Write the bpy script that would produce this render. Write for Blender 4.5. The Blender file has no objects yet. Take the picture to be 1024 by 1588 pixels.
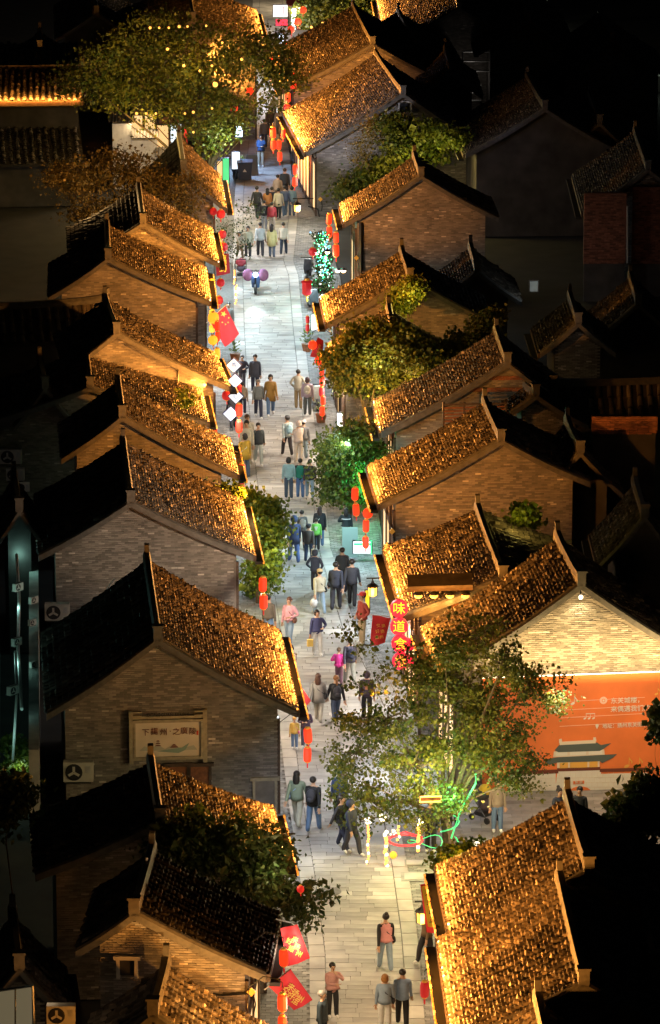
import bpy, math, random
import numpy as np
from mathutils import Vector, Matrix

# ------------------------------------------------------------------ camera, sky, exposure
scene = bpy.context.scene
COL = scene.collection
FPX, TH, CH = 7000.0, math.radians(15.2), 43.6
cam_d = bpy.data.cameras.new('camera')
cam_d.sensor_fit = 'VERTICAL'; cam_d.sensor_height = 24.0
cam_d.lens = FPX / 1588.0 * 24.0
cam_d.clip_start = 1.0; cam_d.clip_end = 3000.0
cam = bpy.data.objects.new('camera', cam_d); COL.objects.link(cam)
cam.location = (0, 0, CH); cam.rotation_euler = (math.pi/2 - TH, 0, 0)
scene.camera = cam

world = bpy.data.worlds.new('World'); scene.world = world
world.use_nodes = True
wn = world.node_tree.nodes; wl = world.node_tree.links
bg = wn['Background']
sky = wn.new('ShaderNodeTexSky'); sky.sky_type = 'NISHITA'; sky.sun_disc = False
sky.sun_elevation = math.radians(4); sky.sun_rotation = math.radians(200)
wl.new(sky.outputs[0], bg.inputs[0]); bg.inputs[1].default_value = 0.0007
moon_d = bpy.data.lights.new('moon', 'SUN'); moon_d.energy = 0.002; moon_d.angle = math.radians(6)
moon_d.color = (.8, .85, 1)
moon = bpy.data.objects.new('moon', moon_d); COL.objects.link(moon)
moon.rotation_euler = (math.radians(40), 0, math.radians(20))
scene.view_settings.view_transform = 'Standard'
scene.view_settings.look = 'None'
scene.view_settings.exposure = 0.0
scene.view_settings.gamma = 1.0
scene.view_settings.use_curve_mapping = False
scene.render.engine = 'CYCLES'
cy = scene.cycles
cy.use_denoising = True
cy.max_bounces = 4; cy.diffuse_bounces = 2; cy.glossy_bounces = 2; cy.transmission_bounces = 3
cy.transparent_max_bounces = 4
cy.sample_clamp_indirect = 2.0; cy.sample_clamp_direct = 0.0
cy.use_light_tree = True
rnd = random.Random(7); nrs = np.random.RandomState(5)
PI = math.pi

# ------------------------------------------------------------------ picture -> place
def ray(x, y):
    u = x - 512; v = 794 - y
    return Vector((u, FPX*math.cos(TH) + v*math.sin(TH), -FPX*math.sin(TH) + v*math.cos(TH)))
def G(x, y, z=0.0):                      # point at height z
    d = ray(x, y); t = (z - CH) / d.z
    return Vector((d.x*t, d.y*t, z))
def V(x, y, Y):                          # point on the upright plane at distance Y
    d = ray(x, y); t = Y / d.y
    return Vector((d.x*t, Y, CH + d.z*t))
YAW = math.radians(-3.6)
def SR(y, z=0.0): return G(512, y, z).y  # distance of picture row y at height z

# ------------------------------------------------------------------ materials
def mat(name, col, rough=.7, metal=0., emit=None, estr=0., attr=False, noise=0., nscale=8., bump=0., spec=.5, sample=True):
    m = bpy.data.materials.new(name); m.use_nodes = True
    nt = m.node_tree; b = nt.nodes['Principled BSDF']
    b.inputs['Base Color'].default_value = (*col, 1); b.inputs['Roughness'].default_value = rough
    b.inputs['Metallic'].default_value = metal; b.inputs['Specular IOR Level'].default_value = spec
    src = None
    if noise or bump:
        tc = nt.nodes.new('ShaderNodeTexCoord'); nz = nt.nodes.new('ShaderNodeTexNoise')
        nz.inputs['Scale'].default_value = nscale; nz.inputs['Detail'].default_value = 5
        nt.links.new(tc.outputs['Object'], nz.inputs['Vector'])
    if noise:
        r = nt.nodes.new('ShaderNodeMapRange')
        r.inputs[1].default_value = .3; r.inputs[2].default_value = .7
        r.inputs[3].default_value = 1 - noise; r.inputs[4].default_value = 1 + noise
        nt.links.new(nz.outputs[0], r.inputs[0]); src = r.outputs[0]
    if attr:
        a = nt.nodes.new('ShaderNodeAttribute'); a.attribute_name = 'shade'
        if src:
            mm = nt.nodes.new('ShaderNodeMath'); mm.operation = 'MULTIPLY'
            nt.links.new(src, mm.inputs[0]); nt.links.new(a.outputs['Fac'], mm.inputs[1]); src = mm.outputs[0]
        else: src = a.outputs['Fac']
    if src:
        vm = nt.nodes.new('ShaderNodeVectorMath'); vm.operation = 'SCALE'
        vm.inputs[0].default_value = col; nt.links.new(src, vm.inputs['Scale'])
        nt.links.new(vm.outputs[0], b.inputs['Base Color'])
    if bump:
        bp = nt.nodes.new('ShaderNodeBump'); bp.inputs['Strength'].default_value = bump; bp.inputs['Distance'].default_value = .02
        nt.links.new(nz.outputs[0], bp.inputs['Height']); nt.links.new(bp.outputs[0], b.inputs['Normal'])
    if emit:
        b.inputs['Emission Color'].default_value = (*emit, 1); b.inputs['Emission Strength'].default_value = estr
        if not sample: m.cycles.emission_sampling = 'NONE'
    return m
def leafmat(name, c1, c2):
    m = bpy.data.materials.new(name); m.use_nodes = True
    nt = m.node_tree; b = nt.nodes['Principled BSDF']; out = nt.nodes['Material Output']
    a = nt.nodes.new('ShaderNodeAttribute'); a.attribute_name = 'shade'
    mx = nt.nodes.new('ShaderNodeMix'); mx.data_type = 'RGBA'
    mx.inputs[6].default_value = (*c1, 1); mx.inputs[7].default_value = (*c2, 1)
    nt.links.new(a.outputs['Fac'], mx.inputs[0]); nt.links.new(mx.outputs[2], b.inputs['Base Color'])
    b.inputs['Roughness'].default_value = .5
    tr = nt.nodes.new('ShaderNodeBsdfTranslucent'); nt.links.new(mx.outputs[2], tr.inputs[0])
    ms = nt.nodes.new('ShaderNodeMixShader'); ms.inputs[0].default_value = .35
    nt.links.new(b.outputs[0], ms.inputs[1]); nt.links.new(tr.outputs[0], ms.inputs[2]); nt.links.new(ms.outputs[0], out.inputs[0])
    return m
def m2(base, shift):
    """brick / tile material whose hue also wanders from piece to piece"""
    return base
M = {}
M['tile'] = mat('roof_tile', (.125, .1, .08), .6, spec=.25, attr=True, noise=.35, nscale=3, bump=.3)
M['ridge'] = mat('ridge_tile', (.09, .083, .075), .55, noise=.3, nscale=6, bump=.4)
M['deck'] = mat('roof_deck', (.04, .035, .03), .9)
M['brick'] = mat('grey_brick', (.23, .205, .18), .85, attr=True, noise=.3, nscale=1.1, bump=.5)
M['mortar'] = mat('mortar', (.19, .165, .14), .95, noise=.3, nscale=2.5)
M['darkwall'] = mat('shaded_wall', (.07, .062, .055), .95, noise=.4, nscale=1.2)  # mortar in a darker colour, standing in for walls left in shade
M['redbrick'] = mat('red_brick', (.22, .085, .05), .85, attr=True, noise=.2, bump=.4)
M['slab'] = mat('paving_stone', (.40, .37, .335), .55, attr=True, noise=.3, nscale=.9, bump=.15)
M['joint'] = mat('paving_joint', (.2, .19, .175), .9, noise=.3)
M['sett'] = mat('sett_stone', (.26, .25, .235), .7, attr=True, noise=.2, nscale=2)
M['ground'] = mat('dark_soil', (.03, .028, .025), .95, noise=.3, nscale=1)
M['wood'] = mat('dark_wood', (.075, .045, .028), .6, noise=.4, nscale=9, bump=.2)
M['redwood'] = mat('red_brown_wood', (.24, .085, .03), .5, noise=.35, nscale=9, bump=.2)
M['bark'] = mat('bark', (.12, .085, .055), .9, noise=.4, nscale=12, bump=.8)
M['metal'] = mat('dark_metal', (.05, .05, .05), .4, .8)
M['steel'] = mat('pale_metal', (.55, .55, .53), .4, .3, noise=.1)
M['white'] = mat('white_paint', (.72, .70, .66), .5, noise=.12, nscale=4)
M['acwhite'] = mat('air_conditioner_casing', (.6, .57, .5), .5, noise=.15, nscale=3)
M['black'] = mat('black_plastic', (.02, .02, .022), .5)
M['plaster'] = mat('old_plaster', (.42, .40, .36), .9, noise=.3, nscale=1.5, bump=.3)
M['concrete'] = mat('concrete', (.3, .29, .27), .9, noise=.25, nscale=2)
M['lantern'] = mat('lantern_silk', (.7, .03, .015), .6, emit=(1, .05, .01), estr=1.15, sample=False)
M['lantern2'] = mat('lantern_silk_unlit_glow', (.65, .03, .04), .5, emit=(1, .03, .03), estr=.3, sample=False)  # unlit lanterns, with a faint glow put into the silk
M['lanternY'] = mat('lantern_silk_yellow', (.8, .4, .05), .6, emit=(1, .35, .02), estr=1.6, sample=False)
M['gold'] = mat('gold_cap', (.75, .42, .08), .35, .6, emit=(1, .38, .05), estr=.25, sample=False)
M['bulb'] = mat('led_bulb', (1, .6, .2), .4, emit=(1, .44, .08), estr=1.9, sample=False)
M['bulbd'] = mat('led_bulb_deep', (1, .5, .1), .4, emit=(1, .33, .03), estr=1.1, sample=False)
M['ledw'] = mat('led_white', (1, 1, 1), .4, emit=(1, .85, .6), estr=2.6, sample=False)
M['glow'] = mat('warm_shop_glass', (.8, .6, .4), .3, emit=(1, .62, .25), estr=1.0, sample=False)
M['glowc'] = mat('cool_shop_glass', (.7, .8, .9), .3, emit=(.75, .9, 1), estr=1.4, sample=False)
M['lampY'] = mat('street_lantern_glass', (1, .6, .2), .4, emit=(1, .5, .07), estr=2.6, sample=False)
M['signw'] = mat('lightbox_white', (1, 1, 1), .4, emit=(.9, .95, 1), estr=1.15)
M['signr'] = mat('lightbox_red', (.8, .02, .05), .4, emit=(1, .02, .07), estr=.85)
M['signy'] = mat('sign_yellow', (.9, .7, .05), .5, emit=(1, .75, .02), estr=.9, sample=False)
M['blue'] = mat('ink_blue', (.02, .06, .3), .5)
M['flag'] = mat('red_flag_cloth', (.62, .03, .035), .7, noise=.1, nscale=4)
M['flagy'] = mat('flag_gold_print', (.8, .55, .08), .6)
M['yellowcloth'] = mat('yellow_cloth', (.75, .52, .04), .7)
M['ink'] = mat('ink_black', (.02, .015, .01), .6)
M['neonr'] = mat('red_neon', (.8, .02, .02), .4, emit=(1, .03, .03), estr=2.5, sample=False)
M['neong'] = mat('green_neon', (.1, .8, .3), .4, emit=(.12, 1, .35), estr=.6, sample=False)
M['paper'] = mat('sign_paper', (.62, .55, .45), .6, noise=.08, nscale=2)
M['signframe'] = mat('sign_frame_stone', (.34, .29, .2), .7, noise=.2)
M['brush'] = mat('brush_red_brown', (.16, .04, .02), .7)
M['seal'] = mat('seal_red', (.5, .05, .02), .7)
M['teal'] = mat('ink_teal', (.22, .32, .27), .7)
M['haze_ink'] = mat('ink_pale', (.42, .42, .36), .7)
M['orange'] = mat('poster_orange', (.78, .19, .045), .55, noise=.22, nscale=.55)
M['cream'] = mat('poster_cream', (.75, .62, .48), .55)
M['posterwhite'] = mat('poster_white', (.78, .72, .62), .55)
M['pink'] = mat('poster_pink', (.85, .55, .42), .55)
M['slate'] = mat('poster_slate', (.09, .11, .1), .6)
M['postery'] = mat('poster_yellow', (.8, .42, .08), .6)
M['leafA'] = leafmat('leaf_green', (.035, .07, .012), (.19, .18, .02))
M['leafB'] = leafmat('leaf_olive', (.08, .06, .015), (.24, .15, .03))
M['leafC'] = leafmat('leaf_bright', (.06, .12, .015), (.22, .24, .02))
M['leafD'] = leafmat('leaf_dark', (.02, .045, .012), (.07, .09, .025))
M['led_green'] = mat('green_fairy_light', (.2, 1, .5), .4, emit=(.05, 1, .35), estr=3, sample=False)
M['led_blue'] = mat('blue_fairy_light', (.3, .6, 1), .4, emit=(.2, .55, 1), estr=3, sample=False)
M['haul'] = mat('rust_corrugated', (.2, .15, .12), .7, noise=.3)
_cc = {}
def cloth(c, rough=.8):
    k = tuple(round(v, 3) for v in c)
    if k not in _cc: _cc[k] = mat('fabric', k, rough, noise=.08, nscale=14)
    return _cc[k]

# ------------------------------------------------------------------ mesh helpers
def npmesh(name, v, faces, shade=None, mats=None, mi=None, smooth=False):
    """v Nx3, faces list of arrays (each MxK)"""
    me = bpy.data.meshes.new(name)
    v = np.asarray(v, dtype=np.float32).reshape(-1, 3)
    fs = [np.asarray(f, dtype=np.int32) for f in (faces if isinstance(faces, list) else [faces]) if len(f)]
    me.vertices.add(len(v)); me.vertices.foreach_set('co', v.ravel())
    tot = np.concatenate([np.full(len(f), f.shape[1], dtype=np.int32) for f in fs])
    loops = np.concatenate([f.ravel() for f in fs])
    me.loops.add(len(loops)); me.loops.foreach_set('vertex_index', loops)
    me.polygons.add(len(tot)); st = np.zeros(len(tot), dtype=np.int32); st[1:] = np.cumsum(tot)[:-1]
    me.polygons.foreach_set('loop_start', st)
    me.polygons.foreach_set('loop_total', tot)
    if mi is not None: me.polygons.foreach_set('material_index', np.asarray(mi, dtype=np.int32))
    me.polygons.foreach_set('use_smooth', np.full(len(tot), bool(smooth)))
    me.update(calc_edges=True)
    if shade is not None:
        a = me.attributes.new('shade', 'FLOAT', 'FACE'); a.data.foreach_set('value', np.asarray(shade, dtype=np.float32))
    for m in (mats or []): me.materials.append(m)
    return me
class MB:
    """collects simple shapes into one mesh"""
    def __init__(s): s.v = []; s.f = []; s.m = []; s.sh = []; s.mats = []
    def _m(s, m):
        if m not in s.mats: s.mats.append(m)
        return s.mats.index(m)
    def add(s, vs, fs, m, sh=1.0):
        o = len(s.v); s.v += [tuple(p) for p in vs]; k = s._m(m)
        for f in fs: s.f.append(tuple(i+o for i in f)); s.m.append(k); s.sh.append(sh)
        return s
    def box(s, c, size, m, rot=None, sh=1.0):
        c = Vector(c); a, b, d = size[0]/2, size[1]/2, size[2]/2
        vs = [Vector((x, y, z)) for z in (-d, d) for y in (-b, b) for x in (-a, a)]
        if rot is not None: vs = [rot @ q for q in vs]
        vs = [q + c for q in vs]
        return s.add(vs, [(0,2,3,1),(4,5,7,6),(0,1,5,4),(2,6,7,3),(0,4,6,2),(1,3,7,5)], m, sh)
    def tube(s, pts, rad, m, n=6, cap=True, sh=1.0):
        pts = [Vector(p) for p in pts]
        if not hasattr(rad, '__len__'): rad = [rad]*len(pts)
        rings = []; vs = []
        up = Vector((0, 0, 1))
        for i, p in enumerate(pts):
            t = (pts[min(i+1, len(pts)-1)] - pts[max(i-1, 0)])
            t = t.normalized() if t.length > 1e-9 else Vector((0, 0, 1))
            a = t.cross(up if abs(t.z) < .95 else Vector((1, 0, 0))).normalized(); b = t.cross(a)
            for k in range(n):
                an = 2*PI*k/n; vs.append(p + (a*math.cos(an) + b*math.sin(an))*rad[i])
        fs = []
        for i in range(len(pts)-1):
            for k in range(n):
                k2 = (k+1) % n; fs.append((i*n+k, i*n+k2, (i+1)*n+k2, (i+1)*n+k))
        if cap: fs.append(tuple(range(n))[::-1]); fs.append(tuple((len(pts)-1)*n + k for k in range(n)))
        return s.add(vs, fs, m, sh)
    def lathe(s, c, prof, m, n=12, sh=1.0):      # prof [(r,z)]
        c = Vector(c); vs = []; fs = []
        for r, z in prof:
            for k in range(n): vs.append(c + Vector((r*math.cos(2*PI*k/n), r*math.sin(2*PI*k/n), z)))
        for i in range(len(prof)-1):
            for k in range(n):
                k2 = (k+1) % n; fs.append((i*n+k, i*n+k2, (i+1)*n+k2, (i+1)*n+k))
        fs.append(tuple(range(n))[::-1]); fs.append(tuple((len(prof)-1)*n + k for k in range(n)))
        return s.add(vs, fs, m, sh)
    def ball(s, c, r, m, n=6, sc=(1, 1, 1), sh=1.0):
        prof = [(max(.02, math.sin(PI*i/n)), -math.cos(PI*i/n)) for i in range(n+1)]
        c = Vector(c); vs = []; fs = []; q = n+2
        for a, z in prof:
            for k in range(q): vs.append(c + Vector((a*r*sc[0]*math.cos(2*PI*k/q), a*r*sc[1]*math.sin(2*PI*k/q), z*r*sc[2])))
        for i in range(n):
            for k in range(q):
                k2 = (k+1) % q; fs.append((i*q+k, i*q+k2, (i+1)*q+k2, (i+1)*q+k))
        return s.add(vs, fs, m, sh)
    def prism(s, poly, ext, m, sh=1.0):         # poly list of Vector, ext Vector
        n = len(poly); poly = [Vector(p) for p in poly]; ext = Vector(ext)
        vs = poly + [p + ext for p in poly]
        fs = [tuple(range(n)), tuple(range(n, 2*n))[::-1]] + [(i, i+n, (i+1) % n + n, (i+1) % n) for i in range(n)]
        return s.add(vs, fs, m, sh)
    def mesh(s, name, smooth=False, origin=None):
        me = bpy.data.meshes.new(name)
        v = s.v if origin is None else [(a-origin[0], b-origin[1], c-origin[2]) for a, b, c in s.v]
        me.from_pydata(v, [], s.f); me.polygons.foreach_set('material_index', s.m)
        me.polygons.foreach_set('use_smooth', [bool(smooth)]*len(s.f))
        a = me.attributes.new('shade', 'FLOAT', 'FACE'); a.data.foreach_set('value', s.sh)
        for m in s.mats: me.materials.append(m)
        me.update(); return me
def setp(o, label=None, cat=None, group=None, kind=None):
    if label: o['label'] = label
    if cat: o['category'] = cat
    if group: o['group'] = group
    if kind: o['kind'] = kind
    return o
def obj(name, me, parent=None, loc=(0, 0, 0), rot=(0, 0, 0), **k):
    if isinstance(me, MB): me = me.mesh(name)
    o = bpy.data.objects.new(name, me); COL.objects.link(o)
    o.location = loc; o.rotation_euler = rot
    if parent is not None: o.parent = parent
    return setp(o, **k)
def thing(name, loc, label, cat, group=None, rz=0.):
    o = bpy.data.objects.new(name, None); COL.objects.link(o); o.location = loc; o.rotation_euler = (0, 0, rz)
    o.empty_display_size = .2
    return setp(o, label, cat, group)
def copy_tree(o, parent=None):
    c = o.copy(); COL.objects.link(c)
    if parent is not None: c.parent = parent
    for ch in list(o.children): copy_tree(ch, c)
    return c
def lamp(kind, loc, energy, col, target=None, size=.3, size_y=None, spot=60, blend=.6):
    d = bpy.data.lights.new(kind.lower()+'_light', kind); d.energy = energy; d.color = col
    if kind == 'AREA':
        d.shape = 'RECTANGLE'; d.size = size; d.size_y = size_y or size
    else: d.shadow_soft_size = size
    if kind == 'SPOT': d.spot_size = math.radians(spot); d.spot_blend = blend
    o = bpy.data.objects.new(kind.lower()+'_light', d); COL.objects.link(o); o.location = loc
    if target is not None: o.rotation_euler = (Vector(target) - Vector(loc)).to_track_quat('-Z', 'Y').to_euler()
    return o
def text_mesh(s, size, m, extrude=.006, align='CENTER', name='lettering'):
    c = bpy.data.curves.new(name, 'FONT'); c.body = s; c.size = size; c.extrude = extrude
    c.align_x = align; c.align_y = 'CENTER'; c.resolution_u = 2
    o = bpy.data.objects.new('t', c); COL.objects.link(o)
    dg = bpy.context.evaluated_depsgraph_get()
    me = bpy.data.meshes.new_from_object(o.evaluated_get(dg)); me.name = name
    bpy.data.objects.remove(o); bpy.data.curves.remove(c)
    me.materials.clear(); me.materials.append(m)
    return me
def joined_text(items, m, name='lettering'):
    """items: (string, size, x, z[, squash]) laid out in local XZ, one mesh, facing -Y"""
    vs = []; fs = []
    for it in items:
        me = text_mesh(it[0], it[1], m)
        o = len(vs)
        for p in me.vertices: vs.append((p.co.x + it[2], -p.co.z, p.co.y + it[3]))
        for p in me.polygons: fs.append(tuple(i+o for i in p.vertices))
        bpy.data.meshes.remove(me)
    me = bpy.data.meshes.new(name); me.from_pydata(vs, [], fs); me.materials.append(m); me.update()
    return me

# ------------------------------------------------------------------ ground, street
def lerp_tab(tab, y):
    for (a, va), (b, vb) in zip(tab, tab[1:]):
        if (a - y)*(b - y) <= 0: return va + (vb - va)*(y - a)/(b - a)
    return tab[0][1] if abs(y - tab[0][0]) < abs(y - tab[-1][0]) else tab[-1][1]
def world_edge(pts):
    return [(G(x, y).y, G(x, y).x) for x, y in pts]
LE = world_edge([(487,1700),(480,1588),(479,1478),(463,1350),(452,1280),(441,1200),(430,1100),(412,960),(395,850),(380,740),(368,620),(363,505),(361,400),(364,300),(372,230),(385,100),(392,0),(400,-120)])
RE = world_edge([(676,1700),(660,1588),(648,1450),(632,1340),(612,1240),(588,1120),(560,1000),(513,850),(503,760),(490,670),(471,512),(463,428),(455,405),(462,340),(452,260),(445,200),(445,100),(450,0),(455,-120)])
def street_x(Y, side): return lerp_tab(LE if side < 0 else RE, Y)
g = MB(); g.add([(-400, 20, -.05), (400, 20, -.05), (400, 1500, -.05), (-400, 1500, -.05)], [(0, 1, 2, 3)], M['ground'])
obj('ground', g, kind='structure')
Y0, Y1 = 98.0, 300.0
bed = MB(); N = 90; vs = []
for i in range(N+1):
    Y = Y0 + (Y1 - Y0)*i/N; vs += [(street_x(Y, -1) - 1.9, Y, -.015), (street_x(Y, 1) + 1.9, Y, -.015)]
bed.add(vs, [(2*i, 2*i+1, 2*i+3, 2*i+2) for i in range(N)], M['joint'])
street = obj('street', bed, kind='structure')

def slab_variants(w, d, n, base=.0):
    out = []
    for k in range(n):
        b = MB(); b.box((0, 0, 0), (w - .01, d - .01, .05), M['slab'], sh=.78 + .38*rnd.random())
        out.append(b.mesh('paving_slab'))
    return out
SL = {w: slab_variants(w, .33, 5) for w in (.55, .7, .85, 1.05)}
SB = slab_variants(.9, .45, 6)
nparts = 0; sv = []; sf = []; ssh = []
def put_slab(kind, w, d, x, Y, ang, dz):
    global nparts
    if nparts < 300 and Y > 104 + 3.2:
        o = bpy.data.objects.new('paving_slab', rnd.choice(kind)); COL.objects.link(o)
        o.location = (x, Y, dz); o.rotation_euler = (rnd.gauss(0, .004), rnd.gauss(0, .004), ang); o.parent = street; nparts += 1; return
    c, s = math.cos(ang), math.sin(ang); a, b = (w-.014)/2, (d-.014)/2; o = len(sv)
    for z in (dz-.03, dz+.025):
        for (p, q) in ((-a, -b), (a, -b), (a, b), (-a, b)): sv.append((x + p*c - q*s, Y + p*s + q*c, z + rnd.gauss(0, .0015)))
    sh = .78 + .38*rnd.random()
    for f in ((4,5,6,7), (0,1,5,4), (1,2,6,5), (2,3,7,6), (3,0,4,7)): sf.append([i+o for i in f]); ssh.append(sh)
Y = 106.0
rows = []
while Y < 290:
    rows.append(Y); Y += .33
for Y in rows:
    xl, xr = street_x(Y, -1) + .45, street_x(Y, 1) - .45
    ang = -math.atan((street_x(Y+2, 1) - street_x(Y-2, 1))/4)
    x = xl - rnd.random()*.3
    while x < xr:
        w = rnd.choice((.55, .7, .85, 1.05))
        x0 = max(x, xl)
        if xr - (x + w) < .3: w = xr - x
        x1 = x + w
        if x1 - x0 > .1:
            if abs((x1-x0) - w) < .02 and w in SL: put_slab(SL[w], w, .33, (x0+x1)/2, Y, 0, rnd.gauss(0, .002))
            else:
                keep = nparts; nparts = 999
                put_slab(None, x1-x0, .33, (x0+x1)/2, Y, 0, rnd.gauss(0, .002)); nparts = keep
        x += w
Y = 106.0
nb = nparts; nparts = max(nparts, 300)
while Y < 290:
    for sd in (-1, 1):
        x = street_x(Y, sd) - sd*.225; dx = (street_x(Y+1, sd) - street_x(Y-1, sd))/2
        put_slab(SB, .88, .43, x, Y, PI/2 - math.atan(dx), .002)
    Y += .9
obj('paving_slabs', npmesh('paving_slabs', sv, np.array(sf), ssh, [M['slab']]), street, kind='stuff')
# setts on both margins
def setts(x_of, wid, Ya, Yb, name, parent, sx=.24, sy=.14, m='sett'):
    v = []; f = []; sh = []; Y = Ya; k = 0
    while Y < Yb:
        xa = x_of(Y); n = int(wid/sx)
        for i in range(-1, n):
            x = xa + (i + .5 + (.5 if k % 2 else 0))*sx; o = len(v); a, b = sx/2-.008, sy/2-.008; t = [rnd.gauss(0, .003) for _ in range(4)]
            v += [(x-a, Y-b, -.03), (x+a, Y-b, -.03), (x+a, Y+b, -.03), (x-a, Y+b, -.03), (x-a, Y-b, .005+t[0]), (x+a, Y-b, .005+t[1]), (x+a, Y+b, .005+t[2]), (x-a, Y+b, .005+t[3])]
            s = .7 + .6*rnd.random()
            for q in ((4,5,6,7), (0,1,5,4), (1,2,6,5), (3,0,4,7)): f.append([j+o for j in q]); sh.append(s)
        Y += sy; k += 1
    obj(name, npmesh(name, v, np.array(f), sh, [M[m]]), parent, kind='stuff')
setts(lambda Y: street_x(Y, 1) + .02, 1.7, 106, 215, 'setts', street)
setts(lambda Y: street_x(Y, -1) - 1.5, 1.5, 106, 190, 'setts', street, sy=.2)
# plaza right of the street, in front of the painted gable
pz = MB(); pz.add([(2.6, 112, -.02), (16, 112, -.02), (16, 129, -.02), (2.6, 129, -.02)], [(0, 1, 2, 3)], M['joint'])
plaza = obj('plaza', pz, kind='structure')
setts(lambda Y: 3.2, 12.5, 112.3, 128.6, 'plaza_slabs', plaza, .62, .31)
# manhole covers / drain plates
mh = MB(); p = G(510, 1384); mh.lathe((p.x, p.y, .026), [(.36, 0), (.36, .012), (.3, .014)], mat('iron_cover', (.22, .2, .18), .5, .4, noise=.2), 24)
setp(obj('manhole_cover', mh), 'round dark iron manhole cover in the lane left of the gold hanging strip', 'manhole cover')
for (x, y, w, d, lb) in ((644, 1339, .52, .5, 'small pale stone drain plate set in the setts behind the larger plate'), (652, 1361, .95, .75, 'large pale framed drain plate in the setts beside the lane')):
    p = G(x, y); b = MB(); b.box((p.x, p.y, .01), (w*1.15, d, .05), M['concrete']); b.box((p.x, p.y, .04), (w*.95, d*.75, .012), M['slab'])
    setp(obj('drain_plate', b), lb, 'drain cover')
# ------------------------------------------------------------------ houses
UP = Vector((0, 0, 1))
BRV = []
for k in range(8):
    b = MB(); b.box((0, 0, 0), (.203, .03, .05), M['brick'], sh=.6 + .7*rnd.random()); BRV.append(b.mesh('brick'))
DT = MB(); DT.prism([(-.09, 0, 0), (-.05, 0, -.09), (0, 0, -.12), (.05, 0, -.09), (.09, 0, 0)], (0, .02, 0), M['ridge']); DTm = DT.mesh('drip_tile')
HOUSES = {}
def slope_fn(zr, w, rise, sag=.045):
    return lambda t: zr - rise*t - sag*rise*math.sin(PI*min(1, t))
def tiles(R0, er, eo, L, w, zf, name, parent, base, fine=True, pitch=.3, expo=.1, bright=1.0):
    """courses of real cover and pan tiles on one slope"""
    n = max(2, int(L/pitch)); p = L/n; m = max(3, int(w*1.12/expo))
    J, I = np.meshgrid(np.arange(n), np.arange(m), indexing='ij'); J = J.ravel(); I = I.ravel(); K = len(J)
    t0 = I/m; t1 = (I+1.25)/m; t1 = np.minimum(t1, 1.01)
    zz = np.vectorize(zf)
    z0 = zz(t0); z1 = zz(t1)
    u = (J + .5)*p + nrs.normal(0, .012, K)
    wob = np.interp(J, np.arange(n), nrs.normal(0, .012, n)) + nrs.normal(0, .008, K)
    tilt = nrs.normal(0, .016, K); lift = np.where(nrs.rand(K) < .14, nrs.rand(K)*.09, 0)
    er = np.array(er[:2]); eo = np.array(eo[:2]); R0 = np.array(R0[:2])
    def P(uu, tt, z): 
        xy = R0[None] + er[None]*uu[:, None] + eo[None]*(tt*w)[:, None]
        return np.column_stack([xy, z])
    cols = []
    prof = [(-.28, .0), (-.19, .065), (0, .092), (.19, .065), (.28, .0)]
    for (tt, z, wd, up) in ((t0, z0, .82, -.004), (t1, z1, 1.0, .04)):
        for (a, h) in prof: cols.append(P(u + a*p*wd + (tilt if up > 0 else 0), tt, z + h*(.9 if up < 0 else 1.0) + up + wob + (nrs.normal(0, .006, K) + lift if up > 0 else 0)))
    cols.append(P(u + tilt + nrs.normal(0, .015, K), t1 + (.03 + nrs.rand(K)*.03)/w, z1 + .05 + lift*.6 + wob)); cols.append(P(u, t1, z1))
    # pan tile
    sag = -.01
    for (tt, z, up) in ((t0, z0, .0), (t1, z1, .03)):
        for a in (.28, .72): cols.append(P((J + .5 + a)*p, tt, z + up + wob*.5))
    for a in (.28, .72): cols.append(P((J + .5 + a)*p, t1, z1 - .02 + wob*.5))
    nv = len(cols); v = np.stack(cols, axis=1).reshape(-1, 3)
    o = (np.arange(K)*nv)[:, None]
    q = []
    for a in range(4): q.append(o + np.array([a, a+1, a+6, a+5]))
    tri = [o + np.array([5 + a, 6 + a, 10]) for a in range(4)]
    q.append(o + np.array([12, 13, 15, 14])); q.append(o + np.array([14, 15, 17, 16]))
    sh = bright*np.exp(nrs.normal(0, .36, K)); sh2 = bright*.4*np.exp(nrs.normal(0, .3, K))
    f = [np.concatenate(q), np.concatenate(tri)]; S = np.concatenate([sh*1.0]*4 + [sh2]*2 + [sh*.42*np.exp(nrs.normal(0, .7, K)) + (nrs.rand(K) < .05)*1.2]*4)  # a few tile ends coloured brighter to stand in for glints
    v = v - np.array(base)[None]
    # flip so normals face up
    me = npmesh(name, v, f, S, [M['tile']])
    return obj(name, me, parent, kind='stuff')

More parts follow.
